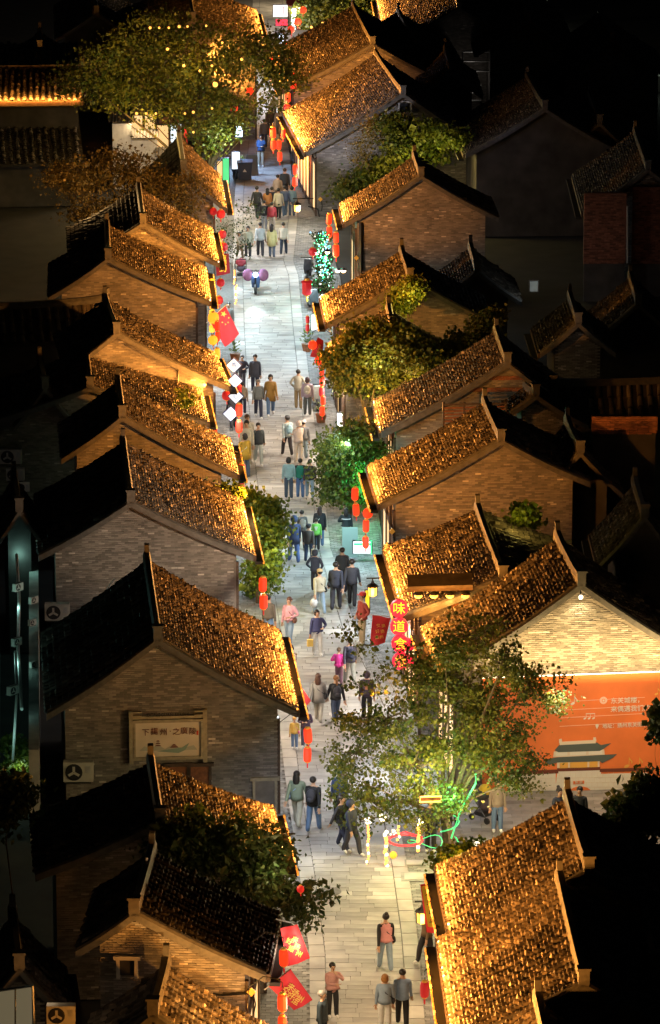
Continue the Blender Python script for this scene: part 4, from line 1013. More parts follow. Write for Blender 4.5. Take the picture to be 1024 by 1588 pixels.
# framed sign on the gable of the signed house
gk = 'L3'; rz = gable_rot(gk); p = gable_pt(gk, (261, 1146), .12); wpx = 7000/(p - cam.location).length
T = thing('wall_sign', p, 'framed painted sign with brush characters mounted high on the brick gable', 'sign', None, rz)
W_, H_ = 104/wpx, 54/wpx/.96
obj('panel', MB().box((0, 0, 0), (W_, .05, H_), M['paper']), T)
for sx in (-1, 1):
    obj('frame_post', MB().box((sx*(W_/2 + .1), 0, .08), (.12, .16, H_ + .55), M['signframe']), T)
    obj('frame_post', MB().box((sx*(W_/2 + .0), -.02, 0), (.06, .12, H_ + .1), M['signframe']), T)
    for k in range(2): obj('frame_bracket', MB().box((sx*(W_/2 - .03), -.03, H_/2 + .2 + .12*k), (.36, .1, .05), M['signframe']), T)
for z in (-H_/2 - .04, H_/2 + .04): obj('frame_rail', MB().box((0, -.03, z), (W_ + .1, .12, .09), M['signframe']), T)
obj('frame_rail', MB().box((0, 0, H_/2 + .14), (W_ + .3, .07, .08), M['signframe']), T)
obj('top_lettering', joined_text([('DONGGUAN STREET', .13, 0, 0)], M['ink']), T, loc=(0, -.07, H_/2 + .23))
obj('characters', joined_text([(c_, .23 if c_ != '·' else .25, x, .22 + (.02 if i % 2 else 0)) for i, (c_, x) in enumerate(zip('下揚州·之廣陵', (-.66, -.4, -.13, .06, .24, .47, .72)))], M['brush']), T, loc=(0, -.04, 0))
obj('seal', MB().box((.86, -.035, .18), (.05, .01, .13), M['seal']), T)
q = MB()
q.prism([(-.85,-.03,-.34),(-.7,-.03,-.2),(-.5,-.03,-.26),(-.3,-.03,-.16),(-.1,-.03,-.3),(.1,-.03,-.2),(.4,-.03,-.28),(.75,-.03,-.2),(.85,-.03,-.34)], (0,.004,0), M['haze_ink'])
q.prism([(-.35,-.036,-.36),(.1,-.036,-.3),(.4,-.036,-.26),(.62,-.036,-.12),(.5,-.036,-.34),(.3,-.036,-.43)], (0,.004,0), M['teal'])
for k, (w1, z1) in enumerate(((.2, -.2), (.16, -.13), (.11, -.06))):
    q.prism([(-.3-w1/2,-.04,z1),(-.3+w1/2,-.04,z1),(-.3+w1/4,-.04,z1+.035),(-.3-w1/4,-.04,z1+.035)], (0,.004,0), M['brush']); q.prism([(-.3-w1/4,-.04,z1-.035),(-.3+w1/4,-.04,z1-.035),(-.3+w1/4,-.04,z1),(-.3-w1/4,-.04,z1)], (0,.004,0), M['haze_ink'])
q.prism([(.05,-.04,-.26),(.3,-.04,-.26),(.26,-.04,-.21),(.1,-.04,-.21)], (0,.004,0), M['brush']); q.prism([(.1,-.044,-.2),(.25,-.044,-.2),(.2,-.044,-.15),(.14,-.044,-.15)], (0,.004,0), M['brush'])
obj('ink_landscape', q, T)
# poster under the floodlit gable
gk = 'R2'; rz = gable_rot(gk)
def rel(px, T, out):
    p = gable_pt(gk, px, out) - T.location; return Vector((p.dot(Vector((math.cos(rz), math.sin(rz), 0))), 0, p.z))
p0 = gable_pt(gk, (905, 1140), .1); T = thing('wall_poster', p0, 'large orange poster with a city gate drawing and music notes under the floodlit gable', 'poster', None, rz)
def pp(x, y): return rel((x, y), T, .1)
def poly(pts, m, dep, nm=None):
    q = MB(); q.prism([pp(x, y) + Vector((0, -dep, 0)) for x, y in pts], (0, .006, 0), m); return q
a0, a1 = pp(745, 1052), pp(1100, 1046); b0 = pp(745, 1240)
obj('backing', poly([(748,1053),(1110,1040),(1110,1228),(748,1237)], M['orange'], 0.0), T)
obj('poster_lights', MB().tube([pp(748,1050) + Vector((0, -.08, 0)), pp(1110,1037) + Vector((0, -.08, 0))], .02, M['ledw'], 5), T)
wallp = MB()
for (x0, x1) in ((790, 862), (932, 1004)):
    pts = [(x0, 1200), (x1, 1198), (x1 + (8 if x1 > 930 and x1 > 1000 else 0), 1227), (x0, 1233)]
    wallp.prism([pp(x, y) + Vector((0, -.012, 0)) for x, y in pts], (0, .006, 0), M['posterwhite'])
wallp.prism([pp(x, y) + Vector((0, -.016, 0)) for x, y in ((865,1194),(931,1192),(938,1228),(860,1231))], (0, .006, 0), M['posterwhite'])
obj('printed_wall', wallp, T)
q = MB()
for k in range(26):
    for r_ in range(4):
        x = 792 + k*8.4 + (4 if r_ % 2 else 0)
        if x > 1003: continue
        a_ = pp(x, 1201 + r_*7.5); q.box(a_ + Vector((0, -.0235, 0)), (.008, .003, .13), M['cream'])
for r_ in range(1, 4): a_, b_ = pp(792, 1200+r_*7.5), pp(1006, 1197+r_*7.5); q.prism([a_+Vector((0,-.0235,0)), b_+Vector((0,-.0235,0)), b_+Vector((0,-.0235,.008)), a_+Vector((0,-.0235,.008))], (0,.003,0), M['cream'])
obj('printed_joints', q, T)
for pts, m, d in (
    ([(790,1196),(866,1193),(866,1199),(790,1202)], M['brush'], .02), ([(930,1192),(1005,1190),(1005,1195),(930,1197)], M['brush'], .02), ([(864,1191),(931,1189),(931,1194),(864,1196)], M['brush'], .024),
    ([(864,1181),(930,1178),(930,1191),(864,1193)], M['cream'], .016), ([(868,1183),(881,1182),(881,1191),(868,1192)], M['postery'], .024), ([(884,1182),(911,1181),(911,1190),(884,1191)], M['postery'], .024), ([(914,1181),(927,1180),(927,1190),(914,1190)], M['postery'], .024),
    ([(842,1178),(864,1174),(957,1169),(950,1175),(934,1183),(930,1180),(864,1182),(852,1186)], M['slate'], .03),
    ([(859,1165),(937,1162),(938,1171),(858,1174)], M['cream'], .02), ([(862,1166),(880,1165),(880,1171),(862,1172)], M['posterwhite'], .026), ([(884,1165),(909,1164),(909,1170),(884,1171)], M['posterwhite'], .026), ([(913,1164),(934,1163),(934,1169),(913,1170)], M['posterwhite'], .026),
    ([(868,1154),(926,1151),(932,1155),(948,1152),(936,1161),(930,1164),(866,1166),(860,1163)], M['slate'], .03),
    ([(868,1150),(923,1147),(924,1152),(868,1155)], M['cream'], .034), ([(867,1146),(871,1145),(872,1151),(867,1152)], M['cream'], .036), ([(920,1143),(924,1143),(925,1149),(920,1150)], M['cream'], .036)):
    obj('printed_gate', poly(pts, m, d), T)
obj('gate_plaque', poly([(889,1211),(906,1210),(906,1215),(889,1216)], M['orange'], .03), T)
obj('gate_plaque_lettering', joined_text([('东关', .13, 0, 0)], M['cream']), T, loc=pp(897.5, 1213) + Vector((0, -.045, 0)))
arch = [(882 + 36*(1-math.cos(a))/2*1.0, 1230 - 11*math.sin(a)) for a in [PI*k/10 for k in range(11)]]
obj('gate_arch', poly(arch, M['orange'], .03), T)
for k, y in enumerate((1085, 1098, 1110, 1123)):
    obj('staff_line', poly([(868,y+3),(1000,y-4),(1000,y-3.4),(868,y+3.6)], M['pink'], .012), T)
def note(x, y, s, m, dbl=False):
    q = MB(); c_ = pp(x, y)
    def el(cx, cz, r): return [Vector((c_.x + cx + r*1.25*math.cos(a), -.02, c_.z + cz + r*.8*math.sin(a) + r*.35*math.cos(a))) for a in [2*PI*k/10 for k in range(10)]]
    for i in range(3 if dbl else 1):
        ox = i*s*1.0; q.prism(el(ox, 0, s*.26), (0, .006, 0), m); q.box((c_.x + ox + s*.3, -.017, c_.z + s*.6), (s*.07, .006, s*1.1), m)
    if dbl: q.box((c_.x + s*1.3, -.017, c_.z + s*1.12), (s*2.1, .006, s*.16), m)
    else: q.prism([(c_.x+s*.3,-.02,c_.z+s*1.15),(c_.x+s*.75,-.02,c_.z+s*.55),(c_.x+s*.6,-.02,c_.z+s*.3),(c_.x+s*.55,-.02,c_.z+s*.65),(c_.x+s*.3,-.02,c_.z+s*.85)], (0,.006,0), m)
    obj('printed_note', q, T)
note(888, 1091, .2, M['posterwhite']); note(907, 1114, .13, M['posterwhite'], True); note(1018, 1076, .16, M['postery']); note(972, 1188, .24, M['postery'], False); note(988, 1188, .24, M['postery'], False)
q = MB(); c_ = pp(936, 1086)
for r1, m, d in ((.115, M['pink'], .012), (.05, M['orange'], .02), (.03, M['posterwhite'], .026)):
    q.prism([Vector((c_.x + r1*math.cos(a), -d, c_.z + r1*math.sin(a))) for a in [2*PI*k/16 for k in range(16)]], (0, .006, 0), m)
obj('printed_disc', q, T)
def ptxt(s, x0, y0, dx, sz):
    o = pp(x0, y0); per = (pp(x0+dx, y0) - o).length
    obj('poster_lettering', joined_text([(ch, sz, i*per, 0) for i, ch in enumerate(s)], M['posterwhite']), T, loc=o + Vector((0, -.03, 0)), rot=(0, -.015, 0))
ptxt('东关城楼，', 952, 1087, 10.3, .2); ptxt('来偶遇我们的非凡', 952, 1100, 10.3, .2); ptxt('地址：扬州东关街东门广场', 938, 1126, 7.7, .155)
q = MB(); c_ = pp(926, 1126); q.prism([Vector((c_.x + .05*math.cos(a), -.02, c_.z + .02 + .05*math.sin(a))) for a in [2*PI*k/12 for k in range(12)]], (0, .006, 0), M['posterwhite']); q.prism([(c_.x-.04,-.02,c_.z),(c_.x+.04,-.02,c_.z),(c_.x,-.02,c_.z-.09)], (0,.006,0), M['posterwhite'])
obj('map_pin', q, T)
# floods on the gable wall above the poster: a small lamp at the apex and the ledge of lamps over the poster
pa = gable_pt('R2', (901, 926), .35); T2 = thing('gable_lamp', pa, 'small bright lamp at the tip of the floodlit gable', 'lamp'); obj('lamp_glass', MB().ball((0, 0, 0), .07, M['ledw'], 6), T2); obj('lamp_arm', MB().tube([(0, 0, .05), (0, .3, .12)], .02, M['metal'], 5), T2)
# ------------------------------------------------------------------ trees and plants
def tree(name, label, cat, base, Y, blobs, n, leaf, m, tr=.16, fork=.45, clump=.3, group=None, limbs=True, asp=.45, depth=.75, per=1.0):
    """base: picture point of the foot; blobs: (px, py, rx_px, ry_px[, weight]) at distance Y"""
    b = Vector((V(base[0], base[1], Y).x, Y, 0)) if base else V(blobs[0][0], blobs[0][1], Y)
    T = thing(name, b, label, cat, group); pm = FPX/((b - cam.location).length)
    C = []
    for bl in blobs:
        dy = bl[5] if len(bl) > 5 else rnd.uniform(-.8, .8)
        c = V(bl[0], bl[1], Y + dy); C.append((c - b, bl[2]/pm, bl[3]/pm, bl[4] if len(bl) > 4 else 1.0))
    wsum = sum(rx*rz*w for _, rx, rz, w in C)
    pts = []; shs = []; tw = MB()
    top = sum((c for c, *_ in C), Vector())/len(C)
    fk = Vector((top.x*.25, 0, max(.8, min(c.z - rz for c, _, rz, _ in C)*fork + .6))) if base else None
    if base and tr: tw.tube([(0, 0, -.1), (fk.x*.3, .05, fk.z*.5), fk], [tr*1.25, tr, tr*.8], M['bark'], 8)
    for c, rx, rz, w in C:
        thin = 1.0 if (w >= .8 and rnd.random() < .6) else .4
        if fk is not None and limbs:
            mid = (fk + c)/2 + Vector((rnd.uniform(-.2, .2), rnd.uniform(-.2, .2), rnd.uniform(0, .35)))
            k_ = thin*(.35 + .65*min(1, w)*min(1, rx/1.1)); tw.tube([fk, mid, c], [tr*.5*k_, tr*.32*k_, tr*.14*k_], M['bark'], 5)
        k = max(2, int(n*rx*rz*w/wsum/per/60))
        for j in range(k):
            d = Vector((rnd.gauss(0, 1), rnd.gauss(0, 1), rnd.gauss(0, 1))).normalized()*(rnd.random()**.45)
            e = c + Vector((d.x*rx, d.y*max(rx, rz)*depth, d.z*rz))
            if limbs and rnd.random() < .55:
                q = c + (e - c)*.5 + Vector((rnd.gauss(0, .12), rnd.gauss(0, .12), rnd.gauss(0, .1)))
                tw.tube([c + (e-c)*.05, q, e], [tr*.14, tr*.09, tr*.04], M['bark'], 4, cap=False)
            nl = int(60*per*rnd.uniform(.6, 1.4)); g_ = nrs.normal(0, 1, (nl, 3))*np.array([clump, clump, clump*.62]); pts.append(np.array(e)[None] + g_); shs.append(np.clip(rnd.uniform(.1, .8) + nrs.normal(0, .22, nl), 0, 1))
    if tw.v: obj('trunk', tw, T)
    P_ = np.concatenate(pts); S = np.concatenate(shs); K = len(P_)
    a = nrs.normal(0, 1, (K, 3)); a /= np.linalg.norm(a, axis=1)[:, None]; a[:, 2] -= .3; a /= np.linalg.norm(a, axis=1)[:, None]
    r_ = nrs.normal(0, 1, (K, 3)); r_[:, 2] *= .6; bvec = np.cross(a, r_); bvec /= np.linalg.norm(bvec, axis=1)[:, None]; nn = np.cross(a, bvec)
    s = (leaf*np.exp(nrs.normal(0, .3, K)))[:, None]
    v = np.stack([P_, P_ + a*s*.5 + bvec*s*asp + nn*s*.12, P_ + a*s, P_ + a*s*.5 - bvec*s*asp + nn*s*.12], axis=1).reshape(-1, 3)
    o = (np.arange(K)*4)[:, None]; f = np.concatenate([o + np.array([0, 1, 2]), o + np.array([0, 2, 3])])
    obj('crown', npmesh('crown', v, f, np.concatenate([S, S]), [m]), T, kind='stuff')
    return T
Yt = G(697, 1316).y
tree('plaza_tree', 'large airy tree with olive and green leaves over the plaza beside the orange poster', 'tree', (697, 1316), Yt,
     [(600,1115,75,45),(555,1165,45,38),(640,1185,70,45),(575,1240,62,36),(645,1245,50,30),(700,1065,70,55),(765,1110,75,50),(820,1065,55,32),(850,1080,40,24,.7),(720,1150,75,50),(785,1170,55,42),(800,1210,35,30),(655,1060,45,45,.7),(690,1010,50,35,.6),(740,985,55,40,.8),(780,1030,60,35,.9),(590,1060,40,28,.4),(530,1200,25,25,.5),(700,1240,45,30),(535,970,36,16,.22),(575,1000,32,22,.35),(630,1020,35,40,.4),(560,1275,40,16,.8),(640,1270,40,14,.8)],
     23000, .09, M['leafA'], tr=.17, clump=.21)
tree('street_tree', 'round dense green tree lit by green light in front of the gold gable', 'tree', (540, 800), G(540,800).y,
     [(540,700,45,34),(525,735,38,32),(563,745,36,30),(552,672,30,20),(520,765,26,16),(555,768,34,15),(585,705,16,22)], 12000, .12, M['leafA'], tr=.12, clump=.24, asp=.4)
tree('street_tree', 'yellow green tree spilling past the roof corner of the wide grey gable', 'tree', (402, 935), G(402,935).y,
     [(402,795,30,26),(415,835,26,38),(408,885,22,30),(375,772,34,14),(340,764,26,10),(425,810,18,20),(395,915,12,12)], 8000, .13, M['leafC'], tr=.1, clump=.24)
tree('garden_tree', 'dark leafy tree with large leaves growing between the lower left roofs', 'tree', (330, 1560), 110.4,
     [(310,1272,30,16,.7),(335,1312,60,30),(275,1310,40,26),(400,1345,45,36),(365,1285,28,20,.8),(440,1390,38,26),(470,1420,26,16,.5),(422,1315,20,26),(300,1345,50,24),(482,1390,16,10,.4),(375,1372,40,20)], 7000, .17, M['leafD'], tr=.12, clump=.26, asp=.3)
Y5 = G(320, 340).y
tree('big_street_tree', 'biggest tree, dark green with warm lights in it, at the upper left of the street', 'tree', (322, 345), Y5,
     [(150,110,45,35),(200,75,60,40),(160,150,45,28),(225,130,60,45),(280,60,60,40),(300,120,70,45),(345,95,60,50),(390,80,50,40),(420,110,40,45),(350,170,50,35),(330,205,35,30),(260,170,55,28),(250,30,40,18),(110,125,32,22),(440,80,25,40),(405,160,35,20,.6),(455,120,30,20,.6),(330,232,25,16)], 27000, .13, M['leafA'], tr=.2, clump=.34)
tree('bare_tree', 'half bare tree with brown olive leaves in front of the upper left roofs', 'tree', (215, 470), 197.5,
     [(120,280,45,28),(180,262,55,30),(240,290,50,34),(150,325,45,26),(215,335,50,32),(275,340,42,32),(300,375,28,22),(95,265,22,18),(290,290,30,22)], 17000, .11, M['leafB'], tr=.16, clump=.34)
tree('bare_branches', 'bare black twigs reaching over the street above the national flag', 'tree', (322, 440), 204.5,
     [(350,350,28,22,.5),(370,385,26,14,.5),(385,330,22,18,.4),(345,400,22,14,.4),(410,330,22,10,.3)], 900, .08, M['leafD'], tr=.07, clump=.35, per=.25)
tree('vine', 'thick green creeper heaped over the low roofs on the right, lit from below', 'vine', (560, 640), 166.3,
     [(540,560,36,34),(585,555,48,36),(620,590,42,22),(640,545,26,26),(560,520,34,20),(600,515,30,18),(660,560,36,18),(575,600,34,14),(530,590,20,18)], 15000, .13, M['leafA'], tr=.08, clump=.26)
tree('vine', 'long creeper climbing the ridge of the red banded house', 'vine', (690, 600), 168,
     [(690,545,36,16),(725,525,32,14),(752,505,22,14),(765,490,12,10)], 4500, .12, M['leafA'], tr=.05, clump=.2)
tree('vine', 'yellow green creeper along the verge of the roof above the white light panel', 'vine', (640, 520), 172.6,
     [(642,445,20,16),(628,462,22,18),(615,478,16,10)], 3500, .11, M['leafC'], tr=.05, clump=.18)
tree('vine', 'creeper column hanging down the grey gable behind the small brown house', 'vine', (600, 330), 213.2,
     [(610,195,26,24),(620,230,30,26),(590,262,26,22),(560,285,32,18),(540,300,20,16),(598,290,24,14)], 7000, .15, M['leafA'], tr=.06, clump=.3)
tree('vine', 'bushy creeper right of the grey gable with yellow lit leaves', 'vine', (680, 330), 212.5,
     [(680,228,30,20),(660,205,24,16),(700,215,22,16),(650,240,18,14)], 4000, .15, M['leafC'], tr=.06, clump=.28)
tree('dry_plant', 'dry brownish creeper clinging to the grey gable', 'vine', (570, 320), 213.6,
     [(572,205,20,22,.8),(560,235,18,26,.8),(590,190,14,14,.8)], 1500, .09, M['leafB'], tr=.05, clump=.24, per=.4)
tree('street_tree', 'green yellow tree at the very top of the street above the gold light strips', 'tree', (560, 95), G(560,90).y,
     [(500,18,42,20),(550,14,50,20),(600,12,42,22),(630,30,22,14),(480,35,20,12)], 9000, .18, M['leafA'], tr=.16, clump=.4)
tree('shrub', 'small yellow lit shrub on the dark side behind the gold gable', 'shrub', (805, 850), 141.5, [(805,797,18,14),(820,805,14,10),(795,810,10,8)], 1200, .13, M['leafC'], tr=.05, clump=.18)
tree('courtyard_tree', 'dark tree at the right edge beyond the nearest roofs', 'tree', (1000, 1420), 112.6, [(1000,1255,40,30),(985,1272,40,22),(1005,1210,14,14,.7),(1018,1240,25,30)], 3500, .17, M['leafD'], tr=.12, clump=.26)
tree('courtyard_tree', 'twig of dark leaves entering the poster from the right edge', 'tree', (1030, 1300), 118, [(1018,1110,8,22,.6),(1030,1130,16,22)], 600, .16, M['leafD'], tr=.08, clump=.14)
tree('shrub', 'yellow glowing shrub at the corner of the rear lower right roof', 'shrub', (700, 1480), 111.9,
     [(705,1345,28,22),(725,1328,24,18),(690,1330,18,14),(700,1375,14,16),(738,1315,14,10)], 4500, .1, M['leafC'], tr=.05, clump=.16)
tree('shrub', 'green weeds in the teal lit alley at the left edge', 'shrub', (22, 1215), 128, [(18,1150,14,16),(30,1175,14,12),(16,1185,10,12)], 1500, .12, M['leafC'], tr=.04, clump=.16)
tree('shrub', 'yellow leaves on the low gold roof left of the long wide slope', 'shrub', (383, 1010), 134.6, [(378,968,14,9),(385,975,12,8)], 900, .1, M['leafC'], tr=.03, clump=.12)
tree('shrub', 'golden weeds on the roof ledge in front of the drainpipe gable', 'shrub', (290, 700), 158.8, [(295,622,14,6),(282,612,8,7)], 500, .1, M['leafC'], tr=.03, clump=.12)
tree('shrub', 'golden moss clump in the fold of the upper left tiled roof', 'shrub', (110, 260), 234, [(85,128,26,14),(108,135,20,12),(70,120,16,8)], 2600, .16, M['leafC'], tr=.05, clump=.3)
tree('dark_bush', 'dark bush in the bottom left corner yard', 'shrub', (20, 1330), 112, [(20,1225,30,30),(10,1260,30,30)], 1500, .15, M['leafD'], tr=.05, clump=.25)
# vine pillar with coloured fairy lights
YP = G(503, 470).y
T = tree('vine_pillar', 'narrow leafy pillar glowing green with fairy lights on the right side', 'plant', (503, 462), YP, [(500,370,8,14),(500,395,9,16),(505,420,11,16),(506,440,10,14),(497,440,8,12)], 2600, .1, M['leafD'], tr=.06, clump=.16, depth=.9)
q = MB()
for k in range(240):
    p = V(rnd.gauss(502, 6), rnd.uniform(358, 450), YP - rnd.uniform(.0, .5)) - T.location; q.box(p, (.035, .035, .035), rnd.choice([M['led_green'], M['led_green'], M['led_blue'], M['ledw']]))
obj('fairy_lights', q, T, kind='stuff'); lamp('POINT', V(500, 400, YP - 1.0), 90, (.1, 1, .45), size=.2)
# lights at the plants, some unseen ones added to brighten the leaves
lamp('POINT', V(575, 760, G(540,800).y - 1.0), 110, (.08, 1, .35), size=.15)
lamp('POINT', V(500, 690, G(540,800).y - 2.6), 260, (.8, 1, .75), size=.3)
lamp('POINT', V(568, 745, G(540,800).y - .6), 200, (.08, 1, .35), size=.15)
for (x, y, Y, e, c) in [(670,1235,Yt-.8,110,(1,.7,.2)),(600,1230,Yt-.6,60,(1,.7,.2)),(700,1235,Yt-.9,170,(.2,1,.4)),(640,1130,Yt-2.6,320,(1,.78,.45)),(760,1130,Yt-2.4,280,(1,.6,.25)),(760,1270,Yt-.5,260,(1,.7,.4)),(712,1325,111.2,90,(1,.62,.1)),
    (575,620,165.2,300,(1,.6,.12)),(640,600,165.2,160,(1,.6,.15)),(585,560,164.4,220,(.9,.8,.35)),(410,800,G(402,935).y-2.2,110,(1,.75,.3)),(430,870,G(402,935).y-1.8,150,(.9,.95,.5)),(220,210,Y5-2,700,(1,.6,.13)),(300,90,Y5-2.5,500,(1,.55,.14)),(170,100,Y5-3,420,(1,.66,.2)),(350,230,Y5-2,500,(.8,.9,.5)),(400,140,Y5-2.5,300,(1,.6,.25)),
    (210,310,192.5,760,(1,.55,.17)),(290,310,193.0,560,(1,.5,.14)),(130,285,192.5,480,(1,.6,.22)),(610,250,211.5,260,(1,.8,.25)),(690,250,210.5,200,(1,.75,.2)),(640,470,171,160,(1,.7,.15)),(545,40,G(560,90).y-3,700,(1,.7,.25)),(620,30,G(560,90).y-3,500,(1,.6,.15)),(805,805,140.0,60,(1,.75,.15)),(90,150,231.5,200,(1,.6,.12)),(30,1190,127,26,(.7,1,.75)),
    (430,1350,108.8,60,(1,.85,.4)),(380,1280,108.9,45,(1,.65,.3)),(295,635,157.8,40,(1,.6,.1)),(383,985,133.4,40,(1,.65,.1)),(1015,1110,116,8,(1,.5,.2))]:
    lamp('POINT', V(x, y, Y), e*.55, c, size=.2)
# warm bulbs in the big tree
for i, (x, y) in enumerate([(233,43),(247,43),(262,43),(278,41),(291,41),(345,66),(285,102),(329,102),(334,131),(212,176),(227,176),(242,176),(300,174),(287,176),(329,168),(260,76),(310,110),(320,40),(375,92),(300,205)]):
    ti = 'first second third fourth fifth'.split()
    lb = ('%s warm bulb from the left in the top row within the big tree' % ti[i]) if i < 5 else {5:'lone warm bulb high on the right of the big tree',6:'warm bulb at the left end of the middle rows of the big tree',7:'small warm bulb just above the largest bulb of the big tree',8:'largest and brightest warm bulb in the middle of the big tree',9:'leftmost warm bulb of the bottom row near the white gate',10:'second warm bulb of the bottom row near the white gate',11:'third warm bulb of the bottom row near the white gate',12:'big warm bulb low in the middle of the big tree',13:'dim warm bulb just left of the big low one',14:'warm bulb low towards the street in the big tree',15:'faint warm bulb left of centre in the big tree',16:'warm bulb under the centre of the big tree crown',17:'warm bulb right of the top row of the big tree',18:'warm bulb nearest the dark right end of the big tree',19:'lowest warm bulb in the big tree, near its trunk'}[i]
    T = thing('tree_bulb', V(x, y, Y5 - 2.6), lb, 'light bulb', 'warm bulbs in the big tree')
    obj('glass', MB().ball((0, 0, 0), (.055 if i % 3 else .07) if (x, y) != (334, 131) else .13, M['bulb'], 5), T); obj('socket', MB().tube([(0, 0, .08), (0, 0, .2)], .03, M['metal'], 5), T)
# hanging gold light strips with flower balls
def strip_light(x, y0, y1, Y, label, ball=None, wd=.035, group='gold hanging light strips'):
    a, b = V(x, y0, Y), V(x + (2 if y1 > 1350 else 0), y1, Y); T = thing('light_strip', a, label, 'light strip', group); q = MB(); n = int((b - a).length/.085)
    for k in range(n):
        p = (b - a)*(k/n); q.ball(p + Vector((rnd.gauss(0, wd*.4), rnd.gauss(0, wd*.3), 0)), wd, M['bulb'] if rnd.random() < .8 else M['ledw'], 3)
    obj('leds', q, T); obj('cord', MB().tube([(0, .03, .3), b - a + Vector((0, .03, 0))], .012, M['metal'], 4), T)
    if ball:
        c = V(ball[0], ball[1], Y) - a; q = MB()
        for k in range(8):
            d = Vector((rnd.gauss(0, 1), rnd.gauss(0, 1), rnd.gauss(0, 1))).normalized(); q.ball(c + d*.09, .026, M['ledw'], 3)
        obj('flower_light', q, T)
for a in [(571,1278,1346,Yt-1.4,'thin gold light strip, leftmost in front of the large tree',(571,1273)),(597,1290,1352,Yt-1.6,'thick gold light strip hanging over the lane with a white tail',(593,1268)),(649,1280,1323,Yt-1.2,'short broad gold light strip crossing the red neon ring',(651,1276)),(618,1282,1308,Yt-1,'faint dotted gold strip inside the red neon ring',(609,1291))]:
    strip_light(*a[:5], ball=a[5], wd=.062 if a[0] in (597, 649) else .045)
a, b = V(598, 1352, Yt-1.6), V(603, 1381, Yt-1.6)
setp(obj('strip_tail', MB().tube([a, (a+b)/2 + Vector((.01, 0, 0)), b], .045, M['posterwhite'], 6)), 'frayed white unlit tail below the thick gold strip', 'light strip')
for a in [(364,420,443,195.5,'upper left of two yellow light chains above the street, left side'),(366,443,483,195.5,'lower right of two yellow light chains above the street, left side')]:
    strip_light(*a, wd=.05, group='yellow light chains')
Yq = G(500, 95).y - 3
for i, (x, y0, y1) in enumerate([(484,42,66),(500,36,58),(515,40,70),(521,36,62),(554,46,58)]):
    strip_light(x, y0, y1, Yq, ['leftmost gold light strip at the top of the street','second gold light strip from the left at the top of the street','longest, third gold light strip at the top of the street','fourth gold light strip, close beside the longest at the top','short rightmost gold light strip at the top of the street'][i], wd=.08, group='gold light strips at the top of the street')
q = MB(); c = V(629, 1303, Yt-1.3); pts = [c + Vector((.48*math.cos(a), .48*math.sin(a), 0)) for a in [2*PI*k/28 for k in range(29)]]
setp(obj('neon_ring', q.tube(pts, .028, M['neonr'], 6).tube([c + Vector((.48, 0, .09)), c + Vector((0, .48, .09)), c + Vector((-.48, 0, .09))], .015, M['neonr'], 5)), 'red glowing neon ring hanging beneath the large tree', 'neon ring')
q = MB(); bt = Vector((V(697,1316,Yt).x, Yt, 0)); pts = [bt + Vector(((.26+.02*k/8)*math.cos(k*.7), (.26)*math.sin(k*.7), .2 + k*.07)) for k in range(22)]
setp(obj('neon_coil', q.tube(pts, .022, M['neong'], 5)), 'green glowing light hose coiled up the trunk of the large tree', 'light hose')
q = MB(); q.tube([V(700,1300,Yt-.3), V(715,1255,Yt-.4), V(738,1215,Yt-.5), V(738,1200,Yt-.5)], .03, M['neong'], 6)
setp(obj('neon_branch', q), 'thick green glowing light hose curving up beside the trunk', 'light hose')
q = MB(); c = V(643, 1305, Yt-.8); q.tube([c + Vector((.5*math.cos(a)+.3, .3*math.sin(a), .12*math.sin(2*a))) for a in [2*PI*k/20 for k in range(21)]], .014, M['neong'], 5)
setp(obj('neon_loop', q), 'loose pale green light hose looping beside the red neon ring', 'light hose')
p = V(610, 1326, Yt-1.5); setp(obj('gold_ball', MB().ball((0,0,0), .11, M['lanternY'], 6), None, loc=p), 'small gold ornament ball under the red neon ring', 'ornament')
p = V(740, 1310, 112.6); T = thing('spot_lamp', p, 'bright round garden lamp beside the corner of the rear lower right roof', 'lamp'); obj('lamp_glass', MB().ball((0,0,0), .09, M['ledw'], 5), T); obj('stake', MB().tube([(0,0,-.08),(0,0,-.6)], .02, M['metal'], 5), T)
q = MB(); c = V(668, 1240, Yt - 1.0); T = thing('lit_sign', c, 'small amber outlined sign glowing under the large tree', 'sign'); obj('sign_tube', MB().tube([(-.3,0,-.08),(-.3,0,.08),(.3,0,.1),(.3,0,-.06),(-.3,0,-.08)], .03, M['bulb'], 5), T); obj('sign_board', MB().box((0,.05,0), (.56,.03,.16), M['redwood']), T)
lamp('AREA', V(640, 1160, Yt-3.2) , 0.01, (1,1,1), bt) if False else None
# plaza light
lamp('AREA', hp('R2', -2.6, -1.5, 4.4), 150, (1, .72, .42), hp('R2', 0.3, -1.5, 1.2), size=5, size_y=.3)
lamp('AREA', hp('R2', -4.5, 1.0, 4.6), 120, (1, .85, .65), hp('R2', -4.5, 1.0, 0), size=1.2, size_y=1.2)
o = lamp('AREA', hp('R2', -.75, -.9, 3.85), 480, (1, .66, .24), hp('R2', .25, -.9, 5.6), size=7.5, size_y=.12)
lamp('SPOT', gable_pt('R2', (901, 928), .4), 170, (1, .8, .4), gable_pt('R2', (901, 1010), .02), size=.05, spot=110)

